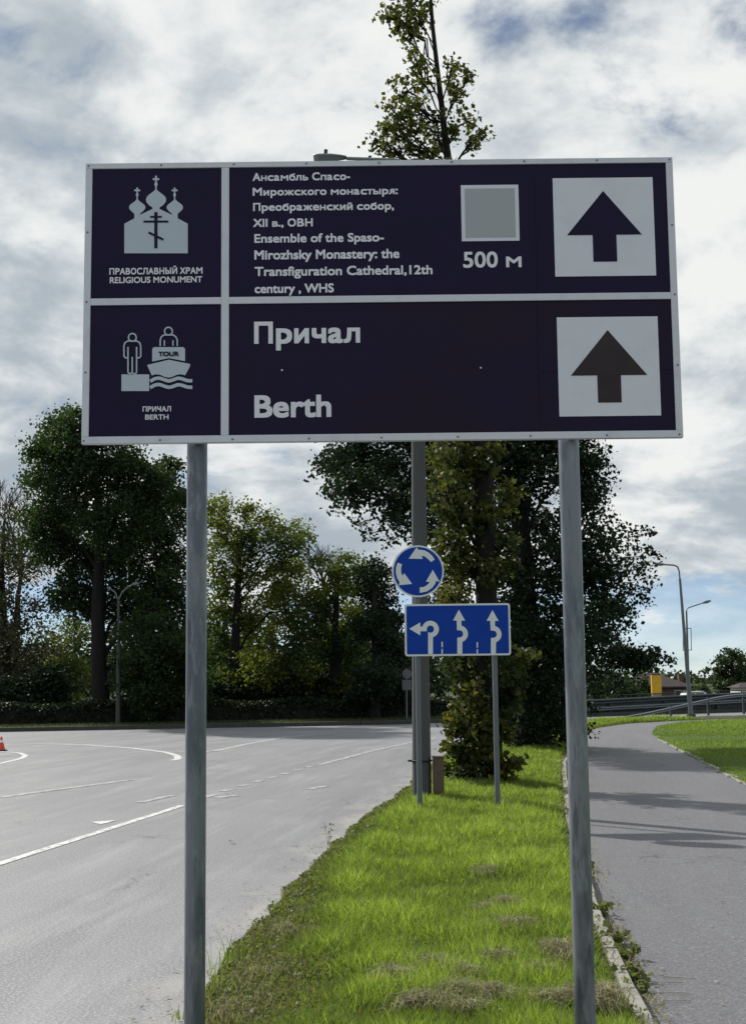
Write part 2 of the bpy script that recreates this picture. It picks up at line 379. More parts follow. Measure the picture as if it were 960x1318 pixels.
def bumpy(x, y, s, a): return a * mnoise.noise(Vector((x * s, y * s, 3.3)))
def verge_z(t, p):
    e = min(t, 1 - t); z = .015 + .05 * min(1, e * 6) + bumpy(p[0], p[1], 1.6, .02) * min(1, e * 8)
    return z if 0 < t < 1 else .0
def wobble(pl, amp, s, seed):
    q = pl.copy()
    for i in range(len(q)): q[i, 0] += amp * mnoise.noise(Vector((q[i, 1] * s, seed, 0))) + .5 * amp * mnoise.noise(Vector((q[i, 1] * s * 3.1, seed, 5)))
    return q
VL = wobble(wobble(smoothpl(VERGE_L, 420, 1), .11, .9, 1.0), .06, 3.7, 6.0); VR = smoothpl(PATH_L, 420, 1); VR[:, 0] -= .005
# pair the two edges by distance ahead so that the strip stays even
def pair(A, B, n=420):
    return resample(A, n), resample(B, n)
VLp, VRp = pair(VL, VR); VEDGE = VL[np.argsort(VL[:, 1])]
sheet('verge_ground', VLp, VRp, np.r_[0, .02, .06, np.linspace(.12, .88, 14), .94, .98, 1], verge_z, MT['soil'])
LA = wobble(smoothpl(PATH_R, 300, 1), .05, 1.3, 4.0); LB = LA.copy(); LB[:, 0] = np.maximum(LA[:, 0] + 30, 45)
sheet('lawn_ground', LA, LB, [0, .003, .01, .03, .07, .12, .2, .35, .6, 1], lambda t, p: (-.005 if t == 0 else .05 + bumpy(p[0], p[1], .35, .05)), MT['lawn'])
FB = FAR_L.copy(); FB[:, 1] += 4.6; FB[:, 0] -= .4
sheet('far_verge_ground', FAR_L, FB, [0, .02, .04, .3, .6, 1], lambda t, p: .02 if t == 0 else .13, MT['ground'])
MB_ = MB()
def kerb_run(pl, w, h, z0, side, material, name, seg=1.0, gap=.012, ymin=None, ymax=None, jitter=.0):
    L_ = np.r_[0, np.cumsum(np.linalg.norm(np.diff(pl, axis=0), axis=1))]; mb = MB(); s = 0.0; rr = random.Random(5)
    while s + seg < L_[-1]:
        a = np.array([np.interp(s + gap, L_, pl[:, 0]), np.interp(s + gap, L_, pl[:, 1])]); b = np.array([np.interp(s + seg, L_, pl[:, 0]), np.interp(s + seg, L_, pl[:, 1])])
        s += seg
        if (ymin is not None and a[1] < ymin) or (ymax is not None and a[1] > ymax): continue
        d = (b - a) / np.linalg.norm(b - a); nrm = np.array([-d[1], d[0]]) * side; j = rr.uniform(-jitter, jitter); jz = rr.uniform(-jitter, jitter)
        c = [a + nrm * j, b + nrm * (j + rr.uniform(-jitter, jitter) * .5), b + nrm * (w + j), a + nrm * (w + j)]
        mb.add([(p[0], p[1], z0) for p in c] + [(p[0], p[1], z0 + h + jz) for p in c],
               [(3, 2, 1, 0), (4, 5, 6, 7), (0, 1, 5, 4), (1, 2, 6, 5), (2, 3, 7, 6), (3, 0, 4, 7)])
    return tag(mb.build(name, material, bevel=.008), kind='structure')
kerb_run(PATH_L, .068, .066, .005, 1, MT['kerb'], 'kerb', 1.0, .014, -2, 34, .005)
kerb_run(FAR_L, .15, .15, -.01, -1, MT['kerb_dark'], 'kerb', 2.0, .01)

# ------------------------------------------------------------------ road markings (4 mm above the asphalt)
def stripe(pts, w, material, z=.005, n=None):
    p = smoothpl(np.array([G(*q)[:2] for q in pts]), n or 14 * len(pts), 2); mb = MB()
    t = np.gradient(p, axis=0); t /= np.linalg.norm(t, axis=1)[:, None]; nn = np.stack([-t[:, 1], t[:, 0]], 1) * w / 2
    vs = [(*(a + b), z) for a, b in zip(p, nn)] + [(*(a - b), z) for a, b in zip(p, nn)]; k = len(p)
    mb.add(vs, [(i, i + 1, i + 1 + k, i + k) for i in range(k - 1)])
    return tag(mb.build('road_marking', material, fix=False), kind='structure')
stripe([(-60, 1133), (0, 1112), (110, 1077), (235, 1037)], .105, MT['paint'])
for a, b in (((262, 1027), (275, 1023)), ((287, 1019), (298, 1016)), ((308, 1012.5), (318, 1010)), ((328, 1007), (337, 1004.5)), ((346, 1001.5), (355, 999.5)), ((363, 997), (371, 995)), ((380, 992), (388, 990)), ((396, 988), (403, 986.4))):
    stripe([a, b], .13, MT['paint_worn'], n=4)
stripe([(411, 984.5), (440, 977), (480, 966.5), (530, 955.5), (560, 950)], .14, MT['paint_worn'])
stripe([(8, 958.5), (60, 957.5), (110, 958.8), (170, 963), (212, 968), (228, 972.5), (230, 977), (222, 979)], .15, MT['paint'], n=60)
stripe([(214, 967.2), (262, 968.4), (284, 965)], .16, MT['paint_worn'], .0055)
stripe([(276, 967), (320, 957.5), (370, 948.5), (430, 943), (500, 939)], .22, MT['paint_worn'])
stripe([(-40, 968), (0, 967.5), (25, 969), (34, 972.5), (28, 976.5), (0, 983), (-40, 992)], .12, MT['paint'], n=50)
stripe([(-40, 975), (0, 974), (28, 972.8)], .12, MT['paint_worn'], .0055)
stripe([(0, 1027), (40, 1021), (100, 1013), (170, 1004)], .16, MT['paint_worn'])
stripe([(180, 1033), (222, 1024)], .14, MT['paint_worn'])
stripe([(278, 1027), (305, 1024)], .16, MT['paint_worn'], n=5)
stripe([(398, 1016), (420, 1012)], .14, MT['paint_worn'], n=5)
mb = MB(); tri = [G(x, y)[:2] for x, y in ((117, 1058.5), (153, 1055.8), (130, 1061.5))]
mb.add([(*q, .005) for q in tri], [(0, 1, 2)]); tag(mb.build('road_marking', MT['paint'], fix=False), kind='structure')

# ------------------------------------------------------------------ the big direction sign
SY = 5.2
def S(x, y, Y=SY): p = P(x, y, Y); return (p[0], p[2])
FONT_H = {}
def text_mesh(body, bold=0.0):
    cu = bpy.data.curves.new('lettering', 'FONT'); cu.body = body; cu.size = 1.0; cu.offset = bold; cu.resolution_u = 4
    cu.space_word = 1.0
    o = bpy.data.objects.new('lettering', cu); COL.objects.link(o)
    dg = bpy.context.evaluated_depsgraph_get(); me = bpy.data.meshes.new_from_object(o.evaluated_get(dg))
    co = np.zeros(len(me.vertices) * 3, np.float32); me.vertices.foreach_get('co', co); co = co.reshape(-1, 3).astype(float)
    fs = [tuple(p.vertices) for p in me.polygons]
    bpy.data.objects.remove(o); bpy.data.curves.remove(cu); bpy.data.meshes.remove(me)
    return co, fs
LOOK = dict(zip('АВЕКМНОРСТХаеорсух', 'ABEKMHOPCTXaeopcyx'))
SMALL = dict(zip('нмтквя', 'HMTKBR')); MIRROR = 'яЯ'     # small letters cut like low capitals
def _soft(w, s, st):     # stem and bowl of the soft sign, w wide
    o = [(st * .5, .60)] + [(w * .55 + w * .45 * math.sin(R(a)), .30 + .30 * math.cos(R(a))) for a in range(0, 181, 20)] + [(st * .5, 0), (st * .5, .15)] + \
        [(w * .55 + (w * .45 - st) * math.sin(R(a)), .30 + .15 * math.cos(R(a))) for a in range(180, -1, -20)] + [(st * .5, .45)]
    return [[(0, 0), (st, 0), (st, 1), (0, 1)], o]
CUT = {'ч': [[(0, 1), (.23, 1), (.23, .66), (.27, .57), (.37, .52), (.55, .52), (.80, .57), (.80, .40), (.5, .35), (.3, .36), (.12, .42), (.03, .52), (0, .64)], [(.77, 0), (1, 0), (1, 1), (.77, 1)]],
       'ь': _soft(1.0, 0, .22), 'ы': _soft(.70, 0, .15) + [[(.85, 0), (1, 0), (1, 1), (.85, 1)]]}
CUT['Ы'] = CUT['ы']; CUT['Ч'] = CUT['ч']
GL = {}
def glyph(ch):
    if ch not in GL: GL[ch] = text_mesh(ch)
    return GL[ch][0].copy(), GL[ch][1]
def line_mesh(body):
    """the line letter by letter, so that every letter is a clean outline"""
    ref = glyph('l')[0][:, 0].max(); xh = glyph('x')[0][:, 1].max(); cap = glyph('H')[0][:, 1].max(); vs = []; fs = []
    cxh = glyph('п')[0][:, 1].max(); ccap = glyph('П')[0][:, 1].max()
    for i, ch in enumerate(body):
        if ch == ' ': continue
        x = text_mesh(body[:i] + 'l')[0][:, 0].max() - ref
        c0 = glyph(ch)[0]; lo_, hi_ = c0[:, 0].min(), c0[:, 0].max(); cyr = ch in 'АБВГДЕЖЗИЙКЛМНОПРСТУФХЦЧШЩЪЫЬЭЮЯабвгдежзийклмнопрстуфхцчшщъыьэюя'; low = ch == ch.lower()
        if ch in CUT:
            hgt = xh if low else cap; c = []; f = []
            for n_, poly in enumerate(CUT[ch]):
                f.append(tuple(range(len(c), len(c) + len(poly)))); c += [(px, py * hgt, .012 * n_) for px, py in poly]
            c = np.array(c)
        else:
            src = SMALL.get(ch, LOOK.get(ch, 'R' if ch == 'Я' else ch)); c, f = glyph(src)
            if ch in SMALL: c[:, 1] *= xh / cap
            elif cyr and src == ch: c[:, 1] *= (xh / cxh if low else cap / ccap)
            if ch in MIRROR: c[:, 0] *= -1
        c[:, 0] = lo_ + (c[:, 0] - c[:, 0].min()) * (hi_ - lo_) / (c[:, 0].max() - c[:, 0].min())
        k = sum(len(v) for v in vs); c[:, 0] += x; vs.append(c); fs += [tuple(a + k for a in q) for q in f]
    return np.concatenate(vs), fs
def cap_height(bold):
    if bold not in FONT_H:
        c, _ = text_mesh('H', bold); FONT_H[bold] = (c[:, 1].min(), c[:, 1].max())
    return FONT_H[bold]
def lettering(lines, Y, parent, material, name='lettering', plane=SY):
    """lines: (text, x0, x1, y cap top, y baseline, bold) in photograph pixels at the line's left end"""
    for body, x0, x1, yt, yb, bold in lines:
        mb = MB()
        c, fs = line_mesh(body); lo, hi = cap_height(0.0)
        a = S(x0, yb, plane); b = S(x1, yb - (x1 - x0) * .0112, plane); h = S(x0, yt, plane)[1] - a[1]
        sx = (b[0] - a[0]) / (c[:, 0].max() - c[:, 0].min()); sz = h / (hi - lo)
        bw = bold * h; w = c[:, 0].max() - c[:, 0].min()          # the bold weight is laid on by thickening every glyph by bw all round
        sx = (b[0] - a[0] - 2 * bw) / w; sz = (h - 2 * bw) / (hi - lo)
        X = a[0] + bw + (c[:, 0] - c[:, 0].min()) * sx; Z = a[1] + bw + (c[:, 1] - lo) * sz
        for k in range(9):
            dx_, dz_ = k % 3 - 1, k // 3 - 1
            mb.add([(x + bw * dx_, Y - .00003 * k - dd * .03, z + bw * dz_) for x, z, dd in zip(X, Z, c[:, 2])], fs)
        mb.build(name, material, parent)
def S_poly(pts, ox=0, oy=0, sc=1.0, plane=SY): return [S(ox + x / sc, oy + y / sc, plane) for x, y in pts]

x0, z1 = S(110, 211); x1, z0 = S(876.5, 562.5); x0 = -1.1255; x1 = 1.2045; z0 = 2.5195; z1 = 3.650
sign = thing('direction_sign', 'large dark purple sign with church and boat pictograms and two white arrow squares', 'road sign', (0.04, SY + .05, 0))
bt = .027; vx0, vx1 = S(285, 390)[0], S(295, 390)[0]; hz1, hz0 = S(490, 380.6)[1], S(490, 389.4)[1]
mb = MB(); mb.box((x0 + .004, SY + .004, z0 + .004), (x1 - .004, SY + .022, z1 - .004)); mb.build('back_plate', MT['back'], sign)
mb = MB(); mb.box((x0 + bt - .003, SY, hz0 + .003), (vx0 + .003, SY + .0045, z1 - bt + .003)); mb.build('panel', MT['purple'], sign)
mb = MB(); mb.box((vx1 - .003, SY, hz0 + .003), (x1 - bt + .003, SY + .0045, z1 - bt + .003)); mb.build('panel', MT['purple'], sign)
mb = MB(); mb.box((x0 + bt - .003, SY, z0 + bt - .003), (vx0 + .003, SY + .0045, hz0 + .002)); mb.build('panel', MT['purple'], sign)
mb = MB(); mb.box((vx1 - .003, SY, z0 + bt - .003), (x1 - bt + .003, SY + .0045, hz0 + .002)); mb.build('panel', MT['purple_glow'], sign)
fr = MB(); yf0, yf1 = SY - .006, SY + .024
fr.box((x0, yf0, z1 - .022), (x1, yf1, z1)); fr.box((x0, yf0, z0), (x1, yf1, z0 + .028))
fr.box((x0, yf0, z0 + .0282), (x0 + .027, yf1, z1 - .0222)); fr.box((x1 - .027, yf0, z0 + .0282), (x1, yf1, z1 - .0222))
fr.box((vx0, yf0, z0 + .0284), (vx1, SY - .0005, z1 - .0224))
fr.box((x0 + .0272, yf0, hz0), (vx0 - .0002, SY - .0005, hz1)); fr.box((vx1 + .0002, yf0, hz0), (x1 - .0272, SY - .0005, hz1))
fr.build('frame', MT['frame'], sign, bevel=.0015)
MT['seam'] = mat('panel_seam', (.004, .003, .008), .6, 0, .1)
for (a, b), (c, d) in (((687, 222), (692, 378)), ((690, 392), (695, 552)), ((850, 476), (866, 476)), ((696, 478), (716, 478))):      # joints of the sheets
    p, q = S(a, b), S(c, d); w_ = .0007; mb = MB()
    if abs(q[0] - p[0]) < abs(q[1] - p[1]): xm = (p[0] + q[0]) / 2; mb.box((xm - w_, SY - .0006, q[1]), (xm + w_, SY + .001, p[1]))
    else: mb.box((p[0], SY - .0006, p[1] - w_), (min(q[0], x1 - bt - .001), SY + .001, p[1] + w_))
    mb.build('seam', MT['seam'], sign)
sc = MB()
def screw(x, z, r=.0042):
    sc.tube([(x, yf0 - .0035, z), (x, yf0 + .001, z)], [r * .7, r], 8)
for i in range(9):
    u = x0 + .012 + (x1 - x0 - .024) * i / 8
    screw(u, z1 - .010); screw(u + (.004 if i % 2 else -.003), z0 + .012)
for i in range(1, 4):
    zz = z0 + (z1 - z0) * i / 4
    screw(x0 + .012, zz); screw(x1 - .012, zz + .004)
sc.build('screw', MT['screw'], sign)
sc = MB()
for px in ((363, 476.5), (618.5, 473.5)):
    a = S(*px); sc.tube([(a[0], SY - .005, a[1]), (a[0], SY + .001, a[1])], [.003, .0048], 8)
sc.build('screw', MT['frame'], sign)
for quad, arrow, mt in ((((711, 230), (839.5, 228), (843.5, 354.8), (714, 356)), ((775.5, 246), (825.5, 301.8), (793.5, 302), (794, 336.6), (763.5, 337.4), (763, 303), (729.5, 303.3)), 'purple'),
                        (((716.3, 409), (846, 407), (849.8, 534), (719.3, 537)), ((781.3, 425), (831.8, 482), (798.8, 482.5), (799.2, 518), (768.8, 518.5), (768.5, 484), (733.8, 484.4)), 'arrow_brown')):
    q = [S(*p) for p in quad]; xa = (q[0][0] + q[3][0]) / 2; xb = (q[1][0] + q[2][0]) / 2; za = (q[2][1] + q[3][1]) / 2; zb = (q[0][1] + q[1][1]) / 2
    mb = MB(); mb.box((xa, SY - .002, za), (xb, SY + .001, zb)); pl = mb.build('arrow_plate', MT['white'], sign)
    mb = MB(); a = [S(*p) for p in arrow]; cxm = a[0][0]; hw = (a[1][0] - a[6][0]) / 2; sw = (a[2][0] - a[5][0]) / 2; zt = a[0][1]; zm = (a[1][1] + a[6][1]) / 2; zb_ = (a[3][1] + a[4][1]) / 2
    mb.flat([(cxm, zt), (cxm + hw, zm), (cxm + sw, zm), (cxm + sw, zb_), (cxm - sw, zb_), (cxm - sw, zm), (cxm - hw, zm)], SY - .0035); mb.build('arrow', MT[mt], pl)
q = [S(*p) for p in ((593, 239), (667, 237.5), (668, 309.5), (594, 311))]
mb = MB(); mb.box(((q[0][0] + q[3][0]) / 2, SY - .002, (q[2][1] + q[3][1]) / 2), ((q[1][0] + q[2][0]) / 2, SY + .001, (q[0][1] + q[1][1]) / 2)); st = mb.build('sticker', MT['white'], sign)
mb = MB(); mb.box(((q[0][0] + q[3][0]) / 2 + .015, SY - .0035, (q[2][1] + q[3][1]) / 2 + .015), ((q[1][0] + q[2][0]) / 2 - .015, SY - .0015, (q[0][1] + q[1][1]) / 2 - .015)); mb.build('sticker_field', MT['qr_plain'], st)
TY = SY - .002; B1 = .036; B2 = .028
lettering([('Ансамбль Спасо-', 325.4, 450.5, 223, 233.2, B1), ('Мирожского монастыря:', 325.4, 511.8, 242, 252.2, B1), ('Преображенский собор,', 326, 506.9, 261.5, 271.9, B1),
           ('XII в., ОВН', 326, 402.6, 282, 292.4, B1), ('Ensemble of the Spaso-', 327.6, 494, 301.6, 312.8, B1), ('Mirozhsky Monastery: the', 327.6, 514, 322.4, 334.4, B1),
           ('Transfiguration Cathedral,12th', 328, 556.5, 343.8, 355.6, B1), ('century , WHS', 328, 429.7, 366, 377.6, B1)], TY, sign, MT['letter'])
lettering([('500 м', 596, 671, 324.5, 344.8, .026)], TY, sign, MT['letter'])
lettering([('Причал', 327.3, 463.5, 414.3, 442.7, .038), ('Berth', 327.6, 426.5, 509, 537.8, .038)], TY, sign, MT['letter'])
lettering([('ПРАВОСЛАВНЫЙ ХРАМ', 141.3, 261, 345.4, 353.8, B2), ('RELIGIOUS MONUMENT', 141.8, 260.7, 357, 364.8, B2)], TY, sign, MT['letter'])
lettering([('ПРИЧАЛ', 184, 220.5, 523.2, 530, B2), ('BERTH', 187.3, 217.3, 533.8, 540.3, B2)], TY, sign, MT['letter'])
# church pictogram
half = [(255, 587), (255, 395), (320, 360), (320, 330), (300, 313), (287, 297), (286, 284), (294, 271), (312, 257), (327, 246), (335, 236), (339, 226),
        (343, 236), (351, 246), (366, 257), (384, 271), (392, 284), (391, 297), (378, 313), (358, 329), (358, 337), (438, 299), (438, 290), (412, 271), (398, 253), (395, 238), (401, 221), (416, 205), (436, 191), (452, 178), (461, 164)]
poly = half + [(922 - x, y) for x, y in half[-2::-1]]
mb = MB(); mb.flat(S_poly(poly, 110, 210, 5.053), TY)
def crs(cx, top, h, w, stem_to, t):
    k = 0
    for (xa, ya, xb, yb) in ((cx - t / 2, top, cx + t / 2, top + h), (cx - w / 2, top + h * .40, cx + w / 2, top + h * .40 + t), (cx - t * .42, top + h, cx + t * .42, stem_to)):
        k += 1; mb.flat(S_poly([(xa, ya), (xb, ya), (xb, yb), (xa, yb)], 110, 210, 5.053), TY - .0003 * k)
    mb.flat(S_poly([(cx + t * .85 * math.cos(q), top + h + 16 + t * 1.1 * math.sin(q)) for q in np.linspace(0, 2 * math.pi, 12, endpoint=False)], 110, 210, 5.053), TY - .0013)
crs(339, 160, 32, 38, 240, 11); crs(582, 160, 32, 38, 240, 11); crs(461, 83, 40, 42, 185, 13)
pic = mb.build('church_pictogram', MT['pict'], sign)
mb = MB()
for k, q in enumerate(([(450, 320), (471, 320), (471, 555), (450, 555)], [(423, 345), (499, 345), (499, 357), (423, 357)], [(380, 375), (541, 375), (541, 388), (380, 388)], [(416, 446), (512, 493), (506, 506), (410, 458)])):
    mb.flat(S_poly(q, 110, 210, 5.053), TY - .0016 - .0003 * k)
mb.build('cross_mark', MT['purple'], pic)
# boat pictogram
OX, OY, OS = 140, 410, 7.385
cnt = [0]
def ribbon(mb, pts, w, smooth_n=0):
    p = smoothpl(np.array(pts, float), smooth_n, 2) if smooth_n else np.array(pts, float)
    for a, b in zip(p[:-1], p[1:]):
        cnt[0] += 1; d = b - a; L_ = np.linalg.norm(d) + 1e-9; d /= L_; n = np.array([-d[1], d[0]]) * w / 2; e = d * (w * .22)
        mb.flat(S_poly([a + n - e, b + n + e, b - n + e, a - n - e], OX, OY, OS), TY - .00004 * (cnt[0] % 60))
mb = MB()
mb.flat(S_poly([(124, 532), (388, 532), (388, 690), (124, 690)], OX, OY, OS), TY)
mb.flat(S_poly([(416, 410), (416, 291), (430, 273), (712, 273), (728, 291), (728, 406), (573, 377)], OX, OY, OS), TY - .0002)
mb.flat(S_poly([(368, 442), (573, 393), (776, 433), (774, 455), (730, 540), (690, 530), (645, 537), (605, 556), (572, 562), (535, 556), (492, 536), (450, 531), (412, 542), (374, 458)], OX, OY, OS), TY - .0002)
for cx_, cy_ in ((228, 181), (571, 122)):
    ribbon(mb, [(cx_ + 37 * math.cos(q), cy_ + 37 * math.sin(q)) for q in np.linspace(0, 2 * math.pi, 22)], 13)
ribbon(mb, [(187, 376), (162, 375), (149, 360), (148, 262), (158, 232), (185, 216), (271, 216), (298, 232), (308, 262), (308, 360), (294, 375), (270, 376)], 13)
ribbon(mb, [(187, 275), (187, 512), (197, 525), (215, 525), (228, 513), (228, 370)], 13)
ribbon(mb, [(269, 275), (269, 512), (259, 525), (241, 525), (228, 513)], 13)
ribbon(mb, [(492, 260), (492, 205), (502, 175), (526, 157), (616, 157), (640, 175), (654, 205), (654, 260)], 13)
ribbon(mb, [(532, 210), (532, 258)], 12); ribbon(mb, [(613, 210), (613, 258)], 12)
wv = [(404, 595), (440, 572), (485, 566), (530, 583), (572, 597), (615, 585), (660, 567), (705, 575), (745, 592), (790, 594)]
ribbon(mb, wv, 32, 34); ribbon(mb, [(x, y + 61) for x, y in wv], 32, 34)
pic = mb.build('boat_pictogram', MT['pict'], sign)
lettering([('TOUR', 204.5, 230.7, 453.0, 459.0, .06)], TY - .0028, pic, MT['purple'])
# posts
for nm, px in (('a', -.6875), ('b', .771)):
    mb = MB(); r = .0400
    mb.tube([(px, SY + .024 + r + .012, -.1), (px, SY + .024 + r + .012, 3.62)], r, 28)
    p_ = mb.build('post', MT['galv'], sign)
    yb = SY + .024 + r + .012
    for zz in (2.75, 3.4):
        mb = MB()
        mb.box((px - .07, SY + .022, zz - .02), (px + .07, SY + .034, zz + .02))
        mb.tube([(px + (r + .004) * math.cos(q), yb + (r + .004) * math.sin(q), zz) for q in np.linspace(0, 2 * math.pi, 17)], .006, 6)
        mb.build('clamp', MT['galv'], p_)

# ------------------------------------------------------------------ roundabout sign and lane sign on their two posts
RY = 16.0
ts = thing('traffic_sign', 'blue round roundabout sign above a blue lane arrow sign on two thin posts', 'traffic sign', (0.95, RY + .08, 0))
def Rp(pts, ox, oy, sc): return S_poly(pts, ox, oy, sc, RY)
cR = Rp([(483, 510)], 495, 690, 11.29)[0]; rR = Rp([(483 + 378, 510)], 495, 690, 11.29)[0][0] - cR[0]
circ = lambda r, n=48: [(cR[0] + r * math.cos(q), cR[1] + r * math.sin(q)) for q in np.linspace(0, 2 * math.pi, n, endpoint=False)]
mb = MB(); mb.prism(circ(rR), RY, RY + .018); disc = mb.build('round_plate', MT['twhite'], ts)
mb = MB(); mb.flat(circ(rR - .020), RY - .002); mb.build('blue_field', MT['blue'], disc)
for pts in ([(465, 160), (350, 328), (552, 332), (535, 287), (572, 292), (612, 318), (648, 352), (672, 380), (725, 340), (690, 287), (640, 241), (580, 209), (530, 199), (488, 201)],
            [(190, 385), (250, 410), (238, 470), (240, 530), (258, 580), (285, 540), (398, 695), (200, 715), (218, 672), (180, 610), (160, 520), (168, 440)],
            [(698, 490), (797, 665), (745, 652), (733, 690), (690, 752), (620, 802), (510, 825), (508, 745), (560, 742), (600, 722), (638, 690), (652, 668), (598, 662)]):
    mb = MB(); mb.flat(Rp(pts, 495, 690, 11.29), RY - .004); mb.build('arrow', MT['twhite'], disc)
ox, oy, sc6 = 510, 770, 6.0
q = Rp([(62, 45), (885, 447)], ox, oy, sc6); (lx0, lz1), (lx1, lz0) = q; lz1 = Rp([(470, 42)], ox, oy, sc6)[0][1]; lz0 = Rp([(470, 444)], ox, oy, sc6)[0][1]
def rrect(a, b, c, d, r, n=5):
    o_ = []
    for (cx_, cz_, q0) in ((c - r, d - r, 0), (a + r, d - r, 90), (a + r, b + r, 180), (c - r, b + r, 270)):
        o_ += [(cx_ + r * math.cos(R(q0 + 90 * k / n)), cz_ + r * math.sin(R(q0 + 90 * k / n))) for k in range(n + 1)]
    return o_
mb = MB(); mb.prism(rrect(lx0, lz0, lx1, lz1, .03), RY, RY + .018); lane = mb.build('lane_plate', MT['twhite'], ts)
mb = MB(); mb.flat(rrect(lx0 + .022, lz0 + .022, lx1 - .022, lz1 - .022, .016), RY - .002); mb.build('blue_field', MT['blue'], lane)
def arc(cx_, cy_, r, a0, a1, n=14): return [(cx_ + r * math.cos(R(a)), cy_ - r * math.sin(R(a))) for a in np.linspace(a0, a1, n)]
# photo-space shapes, with the tilt of the photograph taken out along x
def untilt(pts): return [(x, y - (470 - x) * .0112) for x, y in pts]
a1 = [(100, 240), (185, 190), (185, 222), (202, 222)] + arc(263, 241, 65, 163, -73, 18) + [(282, 434), (245, 434), (245, 268)] + arc(263, 241, 28, -130, 180, 16) + [(233, 258), (185, 258), (185, 290)]
mb = MB(); mb.flat(Rp(untilt(a1), ox, oy, sc6), RY - .004); mb.build('arrow', MT['twhite'], lane)
for dx in (0, 259):
    a2 = [(482, 88), (530, 172), (502, 172), (502, 211)] + arc(487, 275, 65, 70, -70, 16) + [(508, 436), (470, 436), (470, 304), (487, 303)] + arc(487, 275, 28, -80, 80, 10) + [(468, 247), (465, 172), (437, 172)]
    mb = MB(); mb.flat(Rp(untilt([(x + dx, y) for x, y in a2]), ox, oy, sc6), RY - .004); mb.build('arrow', MT['twhite'], lane)
mb = MB()
for cx_ in (353, 624):
    for ya, yb in ((337, 380), (392, 433)): mb.flat(Rp(untilt([(cx_ - 5, ya), (cx_ + 5, ya), (cx_ + 5, yb), (cx_ - 5, yb)]), ox, oy, sc6), RY - .004)
mb.build('lane_dashes', MT['twhite'], lane)
sxl = P(539, 950, RY + .06)[0]; sxr = P(638.5, 950, RY + .06)[0]
for sx, top in ((sxl, cR[1] + .2), (sxr, lz1 - .02)):
    mb = MB(); mb.tube([(sx, RY + .055, -.1), (sx, RY + .055, top)], .031, 16); mb.build('post', MT['post'], ts)
mb = MB()
for zz in (lz0 + .12, lz1 - .12): mb.box((lx0 + .06, RY + .0185, zz - .015), (lx1 - .06, RY + .026, zz + .015))
mb.build('back_rail', MT['back'], ts)

# ------------------------------------------------------------------ concrete lamp pole, cabinet
LY = 17.5
lp = thing('street_lamp', 'weathered concrete street lamp pole just behind the blue round sign', 'street lamp', (*P(542.5, 1037, LY)[:2], 0))
bx = P(542.5, 1000, LY)[0]; tx = P(538.7, 600, LY)[0]; topz = P(530, 206, LY)[2]
mb = MB(); zs = np.linspace(-.1, topz, 9); zt6 = P(538.7, 600, LY)[2]
mb.tube([(bx + (tx - bx) * z / zt6, LY, z) for z in zs], [.122 - .0068 * z for z in zs], 20); mb.build('pole', MT['concrete_pole'], lp)
pt = (bx + (tx - bx) * topz / zt6, LY)
h0 = P(446, 204.0, LY); h1 = P(403, 205.5, LY)
mb = MB(); mb.tube([(pt[0], pt[1], topz - .5), (pt[0] - .03, pt[1], topz - .1), (pt[0] - .25, pt[1], h0[2] - .03), tuple(h0)], .024, 10); mb.build('arm', MT['lamp'], lp)
mb = MB()
n = 12; prof = [(0, .028), (.08, .045), (.2, .06), (.36, .062), (.44, .05)]
vs = []
for u, hgt in prof:
    x = h0[0] - u
    for q in np.linspace(0, 2 * math.pi, n, endpoint=False): vs.append((x, LY + 1.9 * hgt * math.cos(q), h0[2] + .01 + (hgt * .75 if math.sin(q) > 0 else hgt * .35) * math.sin(q)))
fs = [(i * n + j, i * n + (j + 1) % n, (i + 1) * n + (j + 1) % n, (i + 1) * n + j) for i in range(len(prof) - 1) for j in range(n)] + [tuple(range(n)), tuple(range(len(prof) * n - 1, (len(prof) - 1) * n - 1, -1))]
mb.add(vs, fs, True); hd = mb.build('lamp_head', MT['lamp'], lp)
pc = P(419, 202, LY); mb = MB(); mb.tube([(pc[0] - .005, LY, h0[2] + .03), (pc[0] + .005, LY, h0[2] + .125)], .026, 12); mb.build('light_sensor', MT['dark_metal'], hd)
mb = MB(); zc = P(540, 979, LY)[2]
for dz in (0, .0):
    mb.tube([(bx + .128 * math.cos(q), LY + .128 * math.sin(q), zc) for q in np.linspace(0, 2 * math.pi, 21)], .012, 6)
mb.tube([(bx - .12, LY - .05, zc), (bx - .17, LY - .08, zc + .005)], .014, 6); mb.build('band', MT['dark_metal'], lp)
a = P(557, 975, LY - .1); b = P(571.5, 1020.5, LY - .1)
ub = thing('utility_box', 'small rusty brown metal cabinet on a stub beside the concrete lamp pole', 'utility box', ((a[0] + b[0]) / 2, LY - .05, 0))
mb = MB(); mb.box((a[0], LY - .12, b[2]), (b[0], LY + .12, a[2])); cb = mb.build('cabinet', MT['brown_box'], ub, bevel=.006)
mb = MB(); mb.box((a[0] - .008, LY - .135, a[2]), (b[0] + .008, LY + .135, a[2] + .012)); mb.build('lid', MT['brown_box'], cb)
mb = MB(); mb.box((a[0] + .015, LY - .124, b[2] + .02), (b[0] - .012, LY - .121, a[2] - .02)); mb.build('door', MT['brown_box'], cb)
mb = MB(); c0 = P(558.5, 1038, LY)[0]; c1 = P(568, 1038, LY)[0]; mb.box((c0, LY - .05, -.05), (c1, LY + .05, b[2])); mb.build('stand', MT['dark_metal'], ub)

